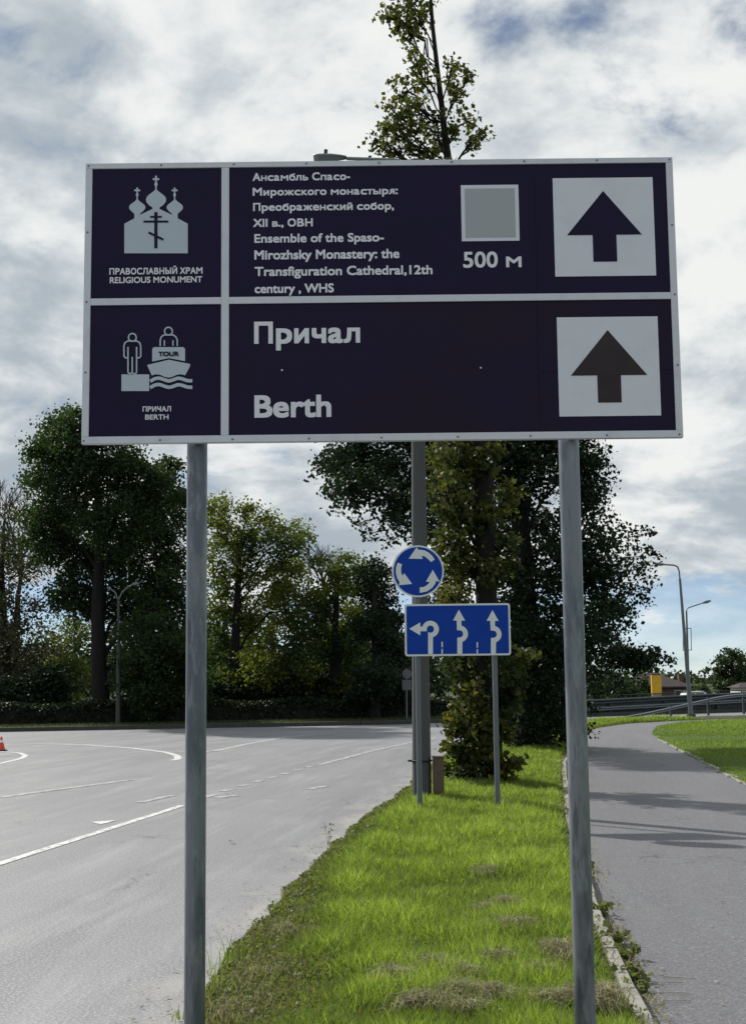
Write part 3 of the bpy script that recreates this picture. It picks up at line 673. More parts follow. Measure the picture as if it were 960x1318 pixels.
# ------------------------------------------------------------------ trees
def leaf_quads(C, size, rng, droop=.35, flat=.6):
    """one folded leaf per centre; size scalar or array"""
    n = len(C); size = np.broadcast_to(size, (n,)) * rng.uniform(.65, 1.3, n)
    nrm = rng.normal(size=(n, 3)); nrm[:, 2] += flat; nrm /= np.linalg.norm(nrm, axis=1)[:, None]
    d = rng.normal(size=(n, 3)); d[:, 2] -= droop; d -= nrm * (d * nrm).sum(1)[:, None]; d /= np.linalg.norm(d, axis=1)[:, None] + 1e-9
    s = np.cross(nrm, d); L_ = size[:, None]; w = (size * rng.uniform(.32, .48, n))[:, None]
    tip = C + d * L_ * .55; base = C - d * L_ * .45; l = C - s * w + nrm * w * .25; r_ = C + s * w + nrm * w * .25
    V = np.stack([base, l, tip, r_], 1).reshape(-1, 3)
    return V
def quadF(n): return np.arange(4 * n).reshape(n, 4)
def clump_points(c, rad, nsub, nleaf, rsub, rng, shell=.5, radial=1.5):
    """sub-clusters through an ellipsoid, drawn out along the direction in which the twig grows"""
    u = rng.normal(size=(nsub, 3)); u /= np.linalg.norm(u, axis=1)[:, None]
    rr = rng.uniform(shell ** 3, 1, nsub) ** (1 / 3) * rng.uniform(.8, 1.12, nsub)
    rr = np.minimum(rr, 1.05); sub = np.array(c) + u * rr[:, None] * np.array(rad)
    out = u * np.array(rad); out /= np.linalg.norm(out, axis=1)[:, None]; out[:, 2] -= .15
    k = rng.poisson(nleaf, nsub); idx = np.repeat(np.arange(nsub), k); g = rng.normal(size=(len(idx), 3)); g *= (rng.uniform(0, 1, (len(idx), 1)) ** .42) / np.linalg.norm(g, axis=1)[:, None]; g = g * rsub * np.array([1.0, 1.0, .68])
    g += out[idx] * np.clip(rng.normal(size=(len(idx), 1)), -1.3, 1.3) * rsub * .30 * radial
    rs = rng.uniform(.6, 1.35, nsub)
    return sub, sub[idx] + g * rs[idx][:, None]
def branch(mb, a, b, r0, r1, rng, sag=.12, n=5, sides=6):
    a = np.array(a, float); b = np.array(b, float); L_ = np.linalg.norm(b - a); pts = []
    for i in range(n + 1):
        t = i / n; p = a * (1 - t) + b * t; p = p + np.array([0, 0, 1]) * sag * L_ * math.sin(math.pi * t) + (rng.normal(size=3) * L_ * .035 if 0 < i < n else 0)
        pts.append(p)
    mb.tube(pts, list(np.linspace(r0, r1, n + 1)), sides, False); return pts
def tree(name, label, cat, trunk, tr, clumps, leaf, leafm, barkm, seed, group=None, twigs=.5, droop=.35, extra=None, limb=.30, sprays=()):
    """trunk: points base to top; tr: radii at them; clumps: (centre, radii, sub-clusters, leaves each, sub-cluster radius)"""
    rng = np.random.default_rng(seed); trunk = [np.array(p, float) for p in trunk]
    root = thing(name, label, cat, (trunk[0][0], trunk[0][1], 0), group); mb = MB()
    T = np.array(trunk); Tz = smoothpl(T, 24, 1); rad = np.interp(Tz[:, 2], T[:, 2], tr)
    mb.tube([p for p in Tz], list(rad), 12)
    for q in np.linspace(0, 2 * math.pi, 6)[:-1]:                    # root flare
        p = Tz[0]; mb.tube([(p[0] + math.cos(q + .4) * tr[0] * 1.5, p[1] + math.sin(q + .4) * tr[0] * 1.5, -.1), (p[0] + math.cos(q + .4) * tr[0] * .8, p[1] + math.sin(q + .4) * tr[0] * .8, .25 * tr[0] * 4), (p[0], p[1], tr[0] * 4)], [tr[0] * .35, tr[0] * .4, tr[0] * .3], 6, False)
    LV = []
    for (c, rd, ns, nl, rs) in clumps:
        c = np.array(c, float); h = math.hypot(c[0] - np.interp(c[2], T[:, 2], T[:, 0]), c[1] - np.interp(c[2], T[:, 2], T[:, 1]))
        za = min(max(c[2] - .75 * h - .3, T[0, 2] + .15 * (T[-1, 2] - T[0, 2])), T[-1, 2]); a = np.array([np.interp(za, T[:, 2], T[:, k]) for k in range(3)])
        r0 = np.interp(za, T[:, 2], tr) * limb
        lp_ = branch(mb, a, c, r0, max(.018, r0 * .3), rng)
        sub, pts = clump_points(c, rd, ns, nl, rs, rng)
        for sp in sub:
            if rng.random() < twigs: branch(mb, lp_[rng.integers(3, 6)], sp, max(.012, r0 * .22), .006, rng, .05, 3, 4)
        LV.append(leaf_quads(pts, leaf, rng, droop))
    for (a, b) in sprays:                                            # leafy twigs reaching out of the crown
        bp = np.array(branch(mb, a, b, .022, .004, rng, .06, 6, 5)); L_ = np.linalg.norm(np.array(b) - np.array(a)); n_ = int(115 * L_ + 12)
        t = rng.uniform(0, 1, n_) ** .85; p = np.stack([np.interp(t, np.linspace(0, 1, len(bp)), bp[:, k]) for k in range(3)], 1)
        kn = np.clip(rng.normal(size=(n_, 3)), -1.5, 1.5) * (.045 + .15 * (1 - t) + .06 * np.abs(np.sin(t * 9 + rng.uniform(0, 6))))[:, None]; kn[:, 2] *= .8; kn[:, 2] -= .04
        LV.append(leaf_quads(p + kn, leaf, rng, droop + .3))
    mb.build('trunk', barkm, root, fix=False)
    if extra is not None: LV += extra(rng)
    V = np.concatenate(LV); np_mesh('crown', V, quadF(len(V) // 4), leafm, root)
    return root
def clumps_px(spec, Y, dens=1.0, rs=.5, nl=34, depth=1.0, rng=random):
    """spec: (x, y, rx, ry) on the photograph; spread in depth around Y, each with its own distance and real size"""
    out = []
    for s in spec:
        x, y, rx, ry = s[:4]; dy = s[4] if len(s) > 4 and s[4] is not None else rng.uniform(-1, 1) * depth; c = P(x, y, Y + dy); k = (Y + dy) / FPX
        a, b = rx * k, ry * k; out.append((c, (a, min(a, b) * 1.15 + .3, b), max(3, int((s[5] if len(s) > 5 else dens) * 15 * (a * b + .3 * (a + b)) / (rs * rs * 2))), nl, rs))
    return out

# big dark maple across the road
Y = 51.5
tree('maple_tree', 'tall dark green maple rising to the lower left corner of the big sign', 'tree',
     [(*P(133, 935, Y)[:2], -.1), P(128, 860, Y), P(126, 780, Y), P(130, 680, Y), P(125, 600, Y)], [.36, .30, .25, .16, .07],
     clumps_px([(75, 546, 16, 12), (108, 534, 14, 9), (88, 538, 9, 8), (46, 578, 10, 12), (42, 620, 8, 10), (222, 600, 11, 7), (236, 640, 9, 9), (40, 660, 9, 8), (100, 565, 36, 32), (70, 585, 36, 26), (130, 590, 60, 45), (180, 620, 48, 36), (215, 610, 22, 14), (205, 660, 45, 45), (150, 660, 60, 50), (80, 640, 44, 44), (60, 690, 36, 34), (110, 710, 60, 40), (190, 720, 56, 40),
                (215, 770, 40, 40), (165, 780, 50, 34), (200, 830, 46, 44), (100, 770, 40, 30), (225, 860, 40, 44), (185, 885, 36, 36)], Y, 1.0, .48, 70, 2.2), .125, MT['leaf_maple'], MT['bark'], 11, 'trees along the far side of the road')
Y = 57
tree('broadleaf_tree', 'thin brownish tree with sparse leaves at the left edge, beside the tall maple', 'tree',
     [(*P(5, 930, Y)[:2], -.1), P(8, 850, Y), P(2, 740, Y), P(6, 670, Y)], [.26, .2, .13, .05],
     clumps_px([(10, 690, 40, 40), (-10, 740, 40, 44), (35, 730, 30, 34), (20, 790, 44, 36), (-20, 820, 40, 40), (48, 830, 30, 34), (10, 860, 50, 36)], Y, 0.6, .55, 44, 2), .12, MT['leaf_russet'], MT['bark'], 12, 'trees along the far side of the road', .7)
Y = 58
tree('broadleaf_tree', 'small tree with sunlit yellow leaves showing through behind the maple trunk', 'tree',
     [(*P(100, 930, Y + 8)[:2], -.1), P(98, 870, Y + 8), P(96, 820, Y + 8)], [.14, .1, .05],
     clumps_px([(92, 815, 26, 26), (75, 850, 22, 24), (104, 862, 24, 22), (95, 905, 22, 16)], Y + 8, .7, .5, 55, 1), .12, MT['leaf_yellow'], MT['bark'], 13, 'trees along the far side of the road')
Y = 55
tree('broadleaf_tree', 'tall tree turning yellow green immediately right of the left sign post, across the road', 'tree',
     [(*P(300, 930, Y)[:2], -.1), P(302, 850, Y), P(306, 760, Y), P(310, 690, Y)], [.26, .2, .13, .05],
     clumps_px([(286, 652, 9, 10), (322, 656, 9, 9), (345, 664, 10, 7), (378, 682, 12, 8), (392, 694, 8, 8), (270, 655, 9, 12), (280, 684, 26, 28), (325, 680, 34, 26), (365, 700, 30, 22), (300, 720, 40, 34), (350, 740, 44, 32), (285, 770, 34, 34), (330, 790, 44, 34), (375, 780, 26, 30), (300, 835, 44, 36), (350, 850, 40, 34), (280, 880, 34, 30), (385, 735, 18, 18)], Y, .70, .46, 55, 2), .12, MT['leaf_yellow'], MT['bark'], 14, 'trees along the far side of the road')
Y = 54
tree('broadleaf_tree', 'yellow green tree standing across the road, third from the round blue sign', 'tree',
     [(*P(432, 930, Y)[:2], -.1), P(430, 850, Y), P(432, 790, Y), P(436, 730, Y)], [.24, .18, .12, .05],
     clumps_px([(425, 744, 27, 20), (412, 722, 8, 7), (446, 720, 9, 8), (464, 728, 8, 8), (455, 754, 23, 22), (410, 779, 30, 25), (450, 804, 30, 27), (400, 815, 30, 28), (440, 840, 36, 28), (395, 870, 27, 25), (450, 885, 27, 22)], Y, .78, .46, 55, 1.8), .12, MT['leaf_yellow'], MT['bark'], 15, 'trees along the far side of the road')
Y = 52
tree('broadleaf_tree', 'dark green tree across the road ending at the left rim of the blue lane sign', 'tree',
     [(*P(482, 932, Y)[:2], -.1), P(484, 860, Y), P(482, 790, Y), P(480, 730, Y)], [.22, .17, .11, .05],
     clumps_px([(478, 736, 19, 15), (486, 764, 23, 20), (496, 799, 23, 20), (480, 810, 27, 23), (505, 840, 19, 22), (485, 870, 32, 23), (515, 880, 12, 15), (470, 900, 27, 17)], Y, 1.0, .42, 60, 1.4), .12, MT['leaf_dark'], MT['bark'], 16, 'trees along the far side of the road')
# trees with bare tops further back
def bare_tree(label, base, top, Yb, seed, spread):
    rng = np.random.default_rng(seed); b = P(*base, Yb); t = P(*top, Yb); root = thing('bare_tree', label, 'tree', (b[0], b[1], 0)); mb = MB()
    def grow(p, d, L_, r, lev):
        q = p + d * L_; mid = (p + q) / 2 + rng.normal(size=3) * L_ * .05; mb.tube([p, mid, q], [r, r * .8, r * .6], 5, False)
        if lev == 0: return
        for i in range(rng.integers(3, 5)):
            nd = d + rng.normal(size=3) * np.array([spread, spread, spread * .5]); nd[2] = abs(nd[2]) * .8 + .25; nd /= np.linalg.norm(nd)
            grow(p + (q - p) * rng.uniform(.45, 1), nd, L_ * rng.uniform(.5, .8), r * .55, lev - 1)
    H_ = t[2]; p0 = np.array([b[0], b[1], -.1])
    mb.tube([p0, np.array([b[0], b[1], H_ * .45])], [.2, .12], 8, False)
    grow(np.array([b[0], b[1], H_ * .44]), np.array([0, 0, 1.0]), H_ * .22, .11, 5)
    mb.build('trunk', MT['bark'], root, fix=False); return root
bare_tree('bare leafless tree top showing against the sky at the left edge', (20, 930), (16, 575), 62, 3, .42)
bare_tree('bare twiggy tree top showing above the yellow green trees in the middle', (420, 930), (420, 672), 66, 5, .40)
# undergrowth and the wood behind, one dark mass
def mass(name, spec, leaf, m_, seed, kind, label=None, cat=None, rs=.6, nl=36):
    rng = np.random.default_rng(seed); LV = []
    for (c, rd, ns) in spec:
        _, pts = clump_points(c, rd, ns, nl, rs, rng, .2); pts = pts[pts[:, 2] > -.05]; LV.append(leaf_quads(pts, leaf, rng))
    V = np.concatenate(LV); return tag(np_mesh(name, V, quadF(len(V) // 4), m_), label, cat, None, kind)
rr = random.Random(4)
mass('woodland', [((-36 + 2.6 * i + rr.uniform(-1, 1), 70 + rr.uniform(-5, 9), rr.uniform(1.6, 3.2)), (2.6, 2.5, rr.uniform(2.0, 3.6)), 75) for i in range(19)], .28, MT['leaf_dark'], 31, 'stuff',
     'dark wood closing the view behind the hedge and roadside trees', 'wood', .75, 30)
for i, (px, py, rx, ry, lab) in enumerate(((60, 890, 30, 38, 'dark round bush beside the hedge, left of the maple trunk'), (18, 905, 26, 30, 'dark low bush at the left edge behind the traffic cone'), (330, 890, 60, 34, 'wide dark bush behind the hedge, right of the left sign post'),
                                          (420, 895, 50, 30, 'dark bush behind the hedge in the middle of the tree row'), (505, 898, 30, 26, 'dark bush behind the hedge beside the concrete lamp pole'), (215, 893, 40, 32, 'dark bush behind the hedge just left of the left sign post'))):
    c = P(px, py, 54.5); k_ = 54.5 / FPX; rt = thing('bush', lab, 'bush', (c[0], c[1], 0), 'bushes behind the hedge'); rng = np.random.default_rng(50 + i)
    sub, pts = clump_points((c[0], c[1], c[2] * .8), (rx * k_, 1.0, ry * k_ + c[2] * .2), 110, 46, .42, rng, .2); pts = pts[pts[:, 2] > 0]
    V = leaf_quads(pts, .16, rng); np_mesh('foliage', V, quadF(len(V) // 4), MT['leaf_dark'], rt)
    mb = MB()
    for s in sub[::6]: branch(mb, (c[0], c[1], -.05), s, .04, .01, rng, .05, 3, 4)
    mb.build('stem', MT['bark'], rt, fix=False)
# clipped hedge along the far verge
rng = np.random.default_rng(77); hl = smoothpl(FAR_L + np.array([-.5, 3.3]), 400, 1); hl = hl[(hl[:, 0] > -22) & (hl[:, 0] < 3.2)]
n = 26000; ii = rng.integers(0, len(hl), n); top = .80 + .07 * np.sin(hl[ii, 0] * 1.7) + rng.normal(size=n) * .03
sd = rng.uniform(-1, 1, n); zz = .1 + (top) * rng.uniform(0, 1, n) ** .6
pts = np.stack([hl[ii, 0] + rng.normal(size=n) * .1, hl[ii, 1] + sd * .45, zz], 1)
hg = thing('hedge', 'long low clipped dark hedge along the far side of the road', 'hedge', (float(hl[40, 0]), float(hl[40, 1]), 0))
V = leaf_quads(pts, .11, rng); np_mesh('foliage', V, quadF(n), MT['hedge'], hg)
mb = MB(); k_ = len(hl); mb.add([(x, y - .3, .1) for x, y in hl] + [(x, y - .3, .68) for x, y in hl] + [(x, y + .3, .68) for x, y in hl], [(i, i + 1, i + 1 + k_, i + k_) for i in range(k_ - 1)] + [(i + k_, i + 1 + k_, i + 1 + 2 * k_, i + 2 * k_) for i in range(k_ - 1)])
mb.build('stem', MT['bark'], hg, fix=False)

# dark linden behind the signs
Y = 30.5
B0 = P(684, 964, Y)
sp = [(690, 925, 24, 26, -.9), (672, 948, 16, 14, -.8), (698, 885, 36, 28, -1.0), (662, 880, 28, 28, -.9), (676, 820, 30, 34, -1.0), (712, 935, 18, 18, -.7), (470, 600, 60, 28), (435, 600, 26, 20), (458, 634, 30, 22), (505, 645, 36, 34), (540, 600, 60, 40), (560, 660, 40, 50), (640, 610, 60, 50), (700, 600, 56, 50), (755, 600, 30, 26), (750, 640, 28, 22),
      (670, 690, 60, 50), (740, 700, 50, 40), (770, 740, 40, 24), (690, 770, 60, 44), (770, 790, 44, 26), (740, 830, 56, 36), (800, 848, 40, 12), (680, 850, 54, 44),
      (660, 920, 44, 36), (710, 905, 36, 36), (730, 940, 18, 14), (575, 770, 22, 46), (600, 840, 36, 40), (650, 560, 70, 50), (560, 540, 70, 50), (480, 550, 60, 40), (720, 540, 50, 44), (600, 460, 90, 60), (680, 450, 60, 50), (520, 460, 60, 50), (620, 370, 70, 50), (640, 300, 36, 36)]
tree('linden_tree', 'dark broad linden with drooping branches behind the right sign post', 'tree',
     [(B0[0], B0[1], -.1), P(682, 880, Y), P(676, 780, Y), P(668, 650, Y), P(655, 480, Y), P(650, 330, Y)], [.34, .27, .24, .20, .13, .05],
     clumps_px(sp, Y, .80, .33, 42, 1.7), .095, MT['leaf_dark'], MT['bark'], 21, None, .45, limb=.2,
     sprays=[(P(a, b, Y + d), P(c, e, Y + d)) for a, b, c, e, d in ((740, 590, 784, 574, .2), (735, 610, 778, 592, -.3), (735, 640, 772, 640, .4), (740, 665, 792, 668, -.2), (760, 690, 842, 684, 0), (750, 705, 852, 716, -.5), (765, 720, 838, 728, .4), (765, 735, 846, 745, -.1), (760, 750, 838, 758, .3),
             (755, 765, 836, 774, -.4), (750, 785, 815, 785, .2), (745, 800, 822, 808, -.2), (750, 820, 800, 822, .4), (755, 835, 820, 842, 0), (770, 838, 868, 850, -.3), (780, 845, 862, 846, .3), (765, 850, 835, 868, .1), (740, 860, 800, 875, -.4), (735, 900, 770, 915, .2), (735, 930, 765, 945, 0),
             (470, 610, 412, 596, 0), (460, 630, 414, 628, .4), (470, 650, 425, 655, -.3), (490, 670, 452, 672, .2), (500, 682, 468, 690, -.2), (450, 590, 418, 580, -.3), (522, 684, 498, 702, 0), (700, 680, 770, 655, -.3), (720, 720, 800, 700, .5))])
# tall slender linden in front of it, leaves all down its trunk
Y = 20.2
tp = [(*P(633, 1020, Y)[:2], -.1), P(631, 960, Y), P(628, 840, Y), P(624, 700, Y), P(620, 560, Y), P(606, 400, Y), P(588, 280, Y), P(575, 205, Y), P(567, 120, Y), P(556, 40, Y), P(552, -40, Y), P(546, -160, Y)]
trd = [.20, .17, .165, .155, .145, .115, .075, .060, .042, .032, .024, .012]
kk = Y / FPX
sp2 = [(632, 590, 16, 26, -.35), (628, 660, 14, 22, -.35), (634, 740, 14, 22, -.35), (626, 800, 14, 20, -.3), (636, 850, 14, 20, -.35), (590, 600, 34, 30), (575, 640, 30, 34), (600, 660, 26, 34), (580, 700, 26, 30), (600, 730, 24, 30), (585, 580, 40, 24), (655, 640, 14, 18), (650, 700, 16, 14), (655, 730, 12, 12), (580, 770, 22, 24), (600, 800, 24, 24), (590, 850, 22, 26), (610, 880, 22, 24), (662, 845, 22, 12), (655, 860, 14, 14),
       (600, 520, 40, 40), (590, 450, 50, 40), (585, 380, 50, 40), (560, 310, 50, 40), (600, 330, 40, 40), (520, 260, 40, 30), (560, 240, 40, 30), (610, 250, 30, 24),
       (525, 118, 24, 24, None, .22), (545, 145, 26, 26, None, .22), (512, 150, 18, 18, None, .22), (500, 165, 18, 12, None, .22), (530, 90, 20, 20, None, .22), (550, 105, 14, 14, None, .22), (520, 178, 22, 16, None, .22), (560, 180, 20, 20, None, .22), (492, 192, 16, 10, None, .22), (540, 196, 24, 12, None, .22), (508, 196, 16, 10, None, .22), (585, 95, 12, 20, None, .22), (590, 120, 14, 20, None, .22), (600, 100, 8, 8, None, .22), (600, 155, 14, 10, None, .22), (618, 178, 10, 10, None, .22), (607, 183, 8, 7, None, .22), (586, 165, 10, 16, None, .22),
       (515, 25, 22, 12, None, .22), (532, 15, 16, 18, None, .22), (500, 20, 14, 6, None, .22), (522, 50, 12, 7, None, .22), (548, 22, 9, 9, None, .22), (530, 40, 12, 10, None, .22), (520, -10, 24, 16, None, .22), (550, -20, 26, 16, None, .22), (545, -70, 26, 30, None, .22), (560, -50, 20, 20, None, .22), (540, -120, 20, 30, None, .22)]
tree('slender_linden_tree', 'tall slender linden with a leafy trunk, its sparse top rising above the big sign', 'tree', tp, trd,
     clumps_px(sp2, Y, .50, .15, 13, .35), .078, MT['leaf_linden'], MT['bark'], 22, None, .8, limb=.2)
# its shoots at the foot: a bush of its own
sh = thing('bush', 'leafy bush of turning shoots round the foot of the slender linden', 'bush', (*P(612, 1012, Y)[:2], 0)); rng = np.random.default_rng(61)
mb = MB(); LV = []
for (x, y, rx, ry) in [(605, 900, 26, 22), (590, 930, 26, 22), (620, 930, 24, 24), (600, 965, 28, 22), (630, 975, 22, 24), (600, 995, 22, 14), (640, 940, 22, 18), (655, 985, 18, 10), (668, 978, 9, 7), (640, 1003, 24, 12), (580, 960, 14, 10), (645, 905, 22, 20), (655, 880, 20, 16), (615, 1010, 20, 8), (574, 990, 6, 6)]:
    c = P(x, y, Y - .25 + rng.uniform(-.3, .2)); k2 = kk; ns = max(6, int(34 * (rx * ry) / 500))
    sub, pts = clump_points(c, (rx * k2, .26, ry * k2), ns, 9, .11, rng, .15)
    b0 = (*P(620 + rng.uniform(-14, 14), 1012, Y)[:2], -.05); lpp = branch(mb, b0, c, .018, .008, rng, .1)
    for s in sub: branch(mb, lpp[rng.integers(3, 6)], s, .006, .003, rng, .05, 3, 4)
    pts = pts[pts[:, 2] > .03]; LV.append(leaf_quads(pts, .095, rng, .5))
V = np.concatenate(LV); np_mesh('foliage', V, quadF(len(V) // 4), MT['leaf_linden'], sh); mb.build('stem', MT['bark'], sh, fix=False)

# ------------------------------------------------------------------ far side of the road: lamp, sign backs, cone
Yl = 49.2
b = P(152, 937, Yl); top = P(152.5, 768, Yl)
sl = thing('street_lamp', 'old street lamp with two curved arms standing before the tall maple across the road', 'street lamp', (b[0], b[1], 0))
mb = MB(); mb.tube([(b[0], b[1], 0), (b[0], b[1], P(152, 830, Yl)[2])], [.085, .075], 12); mb.tube([(b[0], b[1], P(152, 830, Yl)[2] - .05), tuple(top)], [.05, .04], 10); mb.build('pole', MT['concrete_pole'], sl)
for pts, hx in (([(153, 772), (157, 763), (165, 755.5), (172, 752)], (170, 752, 179, 751)), ([(152, 772), (149, 763), (145, 759.5), (142, 757.5)], (143.5, 757.8, 138.5, 756.2))):
    mb = MB(); mb.tube([tuple(P(x, y, Yl)) for x, y in pts], .022, 8); ar = mb.build('arm', MT['lamp'], sl)
    a_, c_ = P(hx[0], hx[1], Yl), P(hx[2], hx[3], Yl); mb = MB(); mb.tube([tuple(a_), tuple((a_ + c_) / 2), tuple(c_)], [.03, .07, .035], 10); mb.build('lamp_head', MT['lamp'], ar)
Ys = 50.6; b = P(523.5, 930, Ys)
rs_ = thing('road_sign', 'grey backs of a round sign and plate across the road beside the concrete pole', 'road sign', (b[0], b[1], 0))
mb = MB(); mb.tube([(b[0], b[1], 0), (b[0], b[1], P(523, 860, Ys)[2])], .03, 10); mb.build('post', MT['post'], rs_)
c_ = P(523.5, 867.5, Ys); rad = 6 * Ys / FPX; mb = MB(); mb.prism([(c_[0] + rad * math.cos(q), c_[2] + rad * math.sin(q)) for q in np.linspace(0, 2 * math.pi, 28, endpoint=False)], Ys - .05, Ys - .035); mb.build('round_plate', MT['back'], rs_)
a_, d_ = P(517.5, 875, Ys), P(529, 888, Ys); mb = MB(); mb.box((a_[0], Ys - .05, d_[2]), (d_[0], Ys - .035, a_[2])); mb.build('plate', MT['back'], rs_)
MT['cone'] = mat('cone_red', (.62, .06, .04), .5, 0, .4); MT['cone_white'] = mat('cone_band', (.7, .7, .68), .5)
g = G(2, 966.5); cn = thing('traffic_cone', 'small red traffic cone at the left edge of the road', 'traffic cone', (g[0], g[1], 0))
hC = .34; mb = MB(); mb.box((g[0] - .12, g[1] - .12, .006), (g[0] + .12, g[1] + .12, .03)); mb.build('base', MT['dark_metal'], cn, bevel=.006)
mb = MB(); mb.tube([(g[0], g[1], .03), (g[0], g[1], .20)], [.095, .05], 20); mb.tube([(g[0], g[1], .26), (g[0], g[1], hC)], [.035, .016], 20); mb.build('body', MT['cone'], cn)
mb = MB(); mb.tube([(g[0], g[1], .20), (g[0], g[1], .26)], [.05, .035], 20); mb.build('band', MT['cone_white'], cn)

# ------------------------------------------------------------------ right background
MT['steel_rail'] = mat('guardrail_zinc', (.15, .165, .18), .6, .1, .5, [((.16, .175, .19), 2, .45, .65, .7)])
MT['slate'] = mat('slate_fence', (.034, .043, .050), .6, .1, .4, [((.055, .065, .072), 1.5, .45, .65, .5)])
def beam(mb, pts, h=.31, d=.08):
    """W profile rail along points (x, y, z of its middle)"""
    prof = [(0, -.5), (d, -.34), (d, -.2), (0, 0), (d, .2), (d, .34), (0, .5)]; rows = []
    pts = [np.array(p, float) for p in pts]
    for i, p in enumerate(pts):
        t = pts[min(i + 1, len(pts) - 1)] - pts[max(i - 1, 0)]; n_ = np.array([t[1], -t[0], 0]); n_ /= np.linalg.norm(n_)
        rows.append([p + n_ * a + np.array([0, 0, c * h]) for a, c in prof])
    k = len(prof); mb.add([q for r_ in rows for q in r_], [(i * k + j, i * k + j + 1, (i + 1) * k + j + 1, (i + 1) * k + j) for i in range(len(rows) - 1) for j in range(k - 1)], False)
ra = thing('guardrail', 'zinc guardrail whose end dips into the grass beyond the bend of the path', 'guardrail', (12, 56, 0))
line = smoothpl([(*P(802, 925, 53.2)[:2], .02), (*P(835, 921, 54.2)[:2], .16), (*P(885, 912, 55.5)[:2], .46), (*P(930, 902, 57)[:2], .74), (*P(962, 898, 58)[:2], .80), (24, 61.5, .80), (34, 66, .80)], 60, 2)
mb = MB(); beam(mb, line, .13, .05); mb.build('beam', MT['steel_rail'], ra, fix=False)
for i in range(6, 60, 5):
    p = line[i]; mb = MB(); mb.box((p[0] - .04, p[1] + .01, -.1), (p[0] + .04, p[1] + .12, p[2] + .12)); mb.build('post', MT['slate'], ra)
rb = thing('guardrail', 'long dark road barrier with two pale rails behind the dipped zinc guardrail', 'guardrail', (16, 63, 0))
line2 = smoothpl([(5.2, 53.5, .54), (9.0, 57.0, .58), (13, 59.4, .68), (18, 62.4, .80), (28, 66.0, .86), (46, 72.4, .86)], 60, 2)
for dz, hh, nm, mt_ in ((.0, .22, 'beam', 'slate'), (-.30, .16, 'beam', 'steel_rail')):
    mb = MB(); beam(mb, [(p[0], p[1], p[2] + dz) for p in line2], hh, .06); mb.build(nm, MT[mt_], rb, fix=False)
mb = MB(); k_ = len(line2); mb.add([(p[0], p[1] + .14, -.06) for p in line2] + [(p[0], p[1] + .14, p[2] + .02) for p in line2] + [(p[0], p[1] + .24, p[2] + .02) for p in line2] + [(p[0], p[1] + .24, -.06) for p in line2],
       [(i, i + 1, i + 1 + k_, i + k_) for i in range(k_ - 1)] + [(i + k_, i + 1 + k_, i + 1 + 2 * k_, i + 2 * k_) for i in range(k_ - 1)] + [(i + 2 * k_, i + 1 + 2 * k_, i + 1 + 3 * k_, i + 3 * k_) for i in range(k_ - 1)])
mb.build('panel', MT['slate'], rb, fix=False)
for i in range(4, 60, 4):
    p = line2[i]; mb = MB(); mb.box((p[0] - .05, p[1] - .005, -.1), (p[0] + .05, p[1] + .10, p[2] + .12)); mb.build('post', MT['slate'], rb)
# railing of the bridge approach still further back
rc = thing('railing', 'thin grey pedestrian railing beyond the road barrier, under the brown house', 'railing', (16, 74, -.5))
l3 = [(4 + 2.2 * i, 73 + 1.0 * i, .02 + min(.4, .04 * i) - .22) for i in range(16)]
mb = MB()
for dz in (.62, .35): mb.tube([(x, y, z + dz) for x, y, z in l3], .03, 6)
mb.build('rail', MT['slate'], rc)
for x, y, z in l3: mb = MB(); mb.tube([(x, y, -1.7), (x, y, z + .62)], .035, 6); mb.build('post', MT['slate'], rc)

# lamps on the right
Y1 = 54.5; b = P(889, 924.5, Y1); t_ = P(874.5, 745, Y1)
l1 = thing('street_lamp', 'thin grey street lamp with a bent top, leaning left beside the path bend', 'street lamp', (b[0], b[1], 0))
mb = MB(); mb.tube([(b[0], b[1], -.05), tuple(b * .6 + t_ * .4 + np.array([0, 0, .0])), tuple(t_)], [.10, .075, .048], 10)
mb.build('pole', MT['post'], l1)
mb = MB(); mb.tube([tuple(P(874.5, 746, Y1)), tuple(P(873.5, 735, Y1)), tuple(P(871.5, 729.5, Y1)), tuple(P(867, 727.5, Y1)), tuple(P(852, 726.5, Y1))], .032, 8); ar = mb.build('arm', MT['post'], l1)
mb = MB(); a_, c_ = P(854, 726.5, Y1), P(843, 725.5, Y1); mb.tube([tuple(a_), tuple((a_ + c_) / 2), tuple(c_)], [.04, .08, .04], 8); mb.build('lamp_head', MT['lamp'], ar)
mb = MB(); mb.box((b[0] - .17, b[1] - .17, -.05), (b[0] + .15, b[1] + .15, .12)); mb.build('base', MT['slate'], l1, bevel=.02)
Y2 = 76; b = P(886, 905, Y2)
l2 = thing('street_lamp', 'farther street lamp with its arm to the right and an empty banner frame', 'street lamp', (b[0], b[1], -1.5))
mb = MB(); mb.tube([(b[0], b[1], -1.7), tuple(P(883, 790, Y2)), tuple(P(882.8, 786, Y2))], [.09, .05, .045], 10); mb.build('pole', MT['post'], l2)
mb = MB(); mb.tube([tuple(P(882.8, 787, Y2)), tuple(P(883.5, 784, Y2)), tuple(P(886, 782, Y2)), tuple(P(905, 775.8, Y2))], .032, 8); ar = mb.build('arm', MT['post'], l2)
mb = MB(); a_, c_ = P(904, 776, Y2), P(914, 773.2, Y2); mb.tube([tuple(a_), tuple((a_ + c_) / 2), tuple(c_)], [.05, .09, .05], 8); mb.build('lamp_head', MT['lamp'], ar)
mb = MB()
for q in (((878, 809), (889, 808.6)), ((878, 837), (890, 836.6)), ((888.7, 808.6), (889.2, 836.6)), ((878.6, 809), (878.6, 837))): mb.tube([tuple(P(*q[0], Y2 - .1)), tuple(P(*q[1], Y2 - .1))], .022, 6)
mb.build('banner_frame', MT['post'], l2)
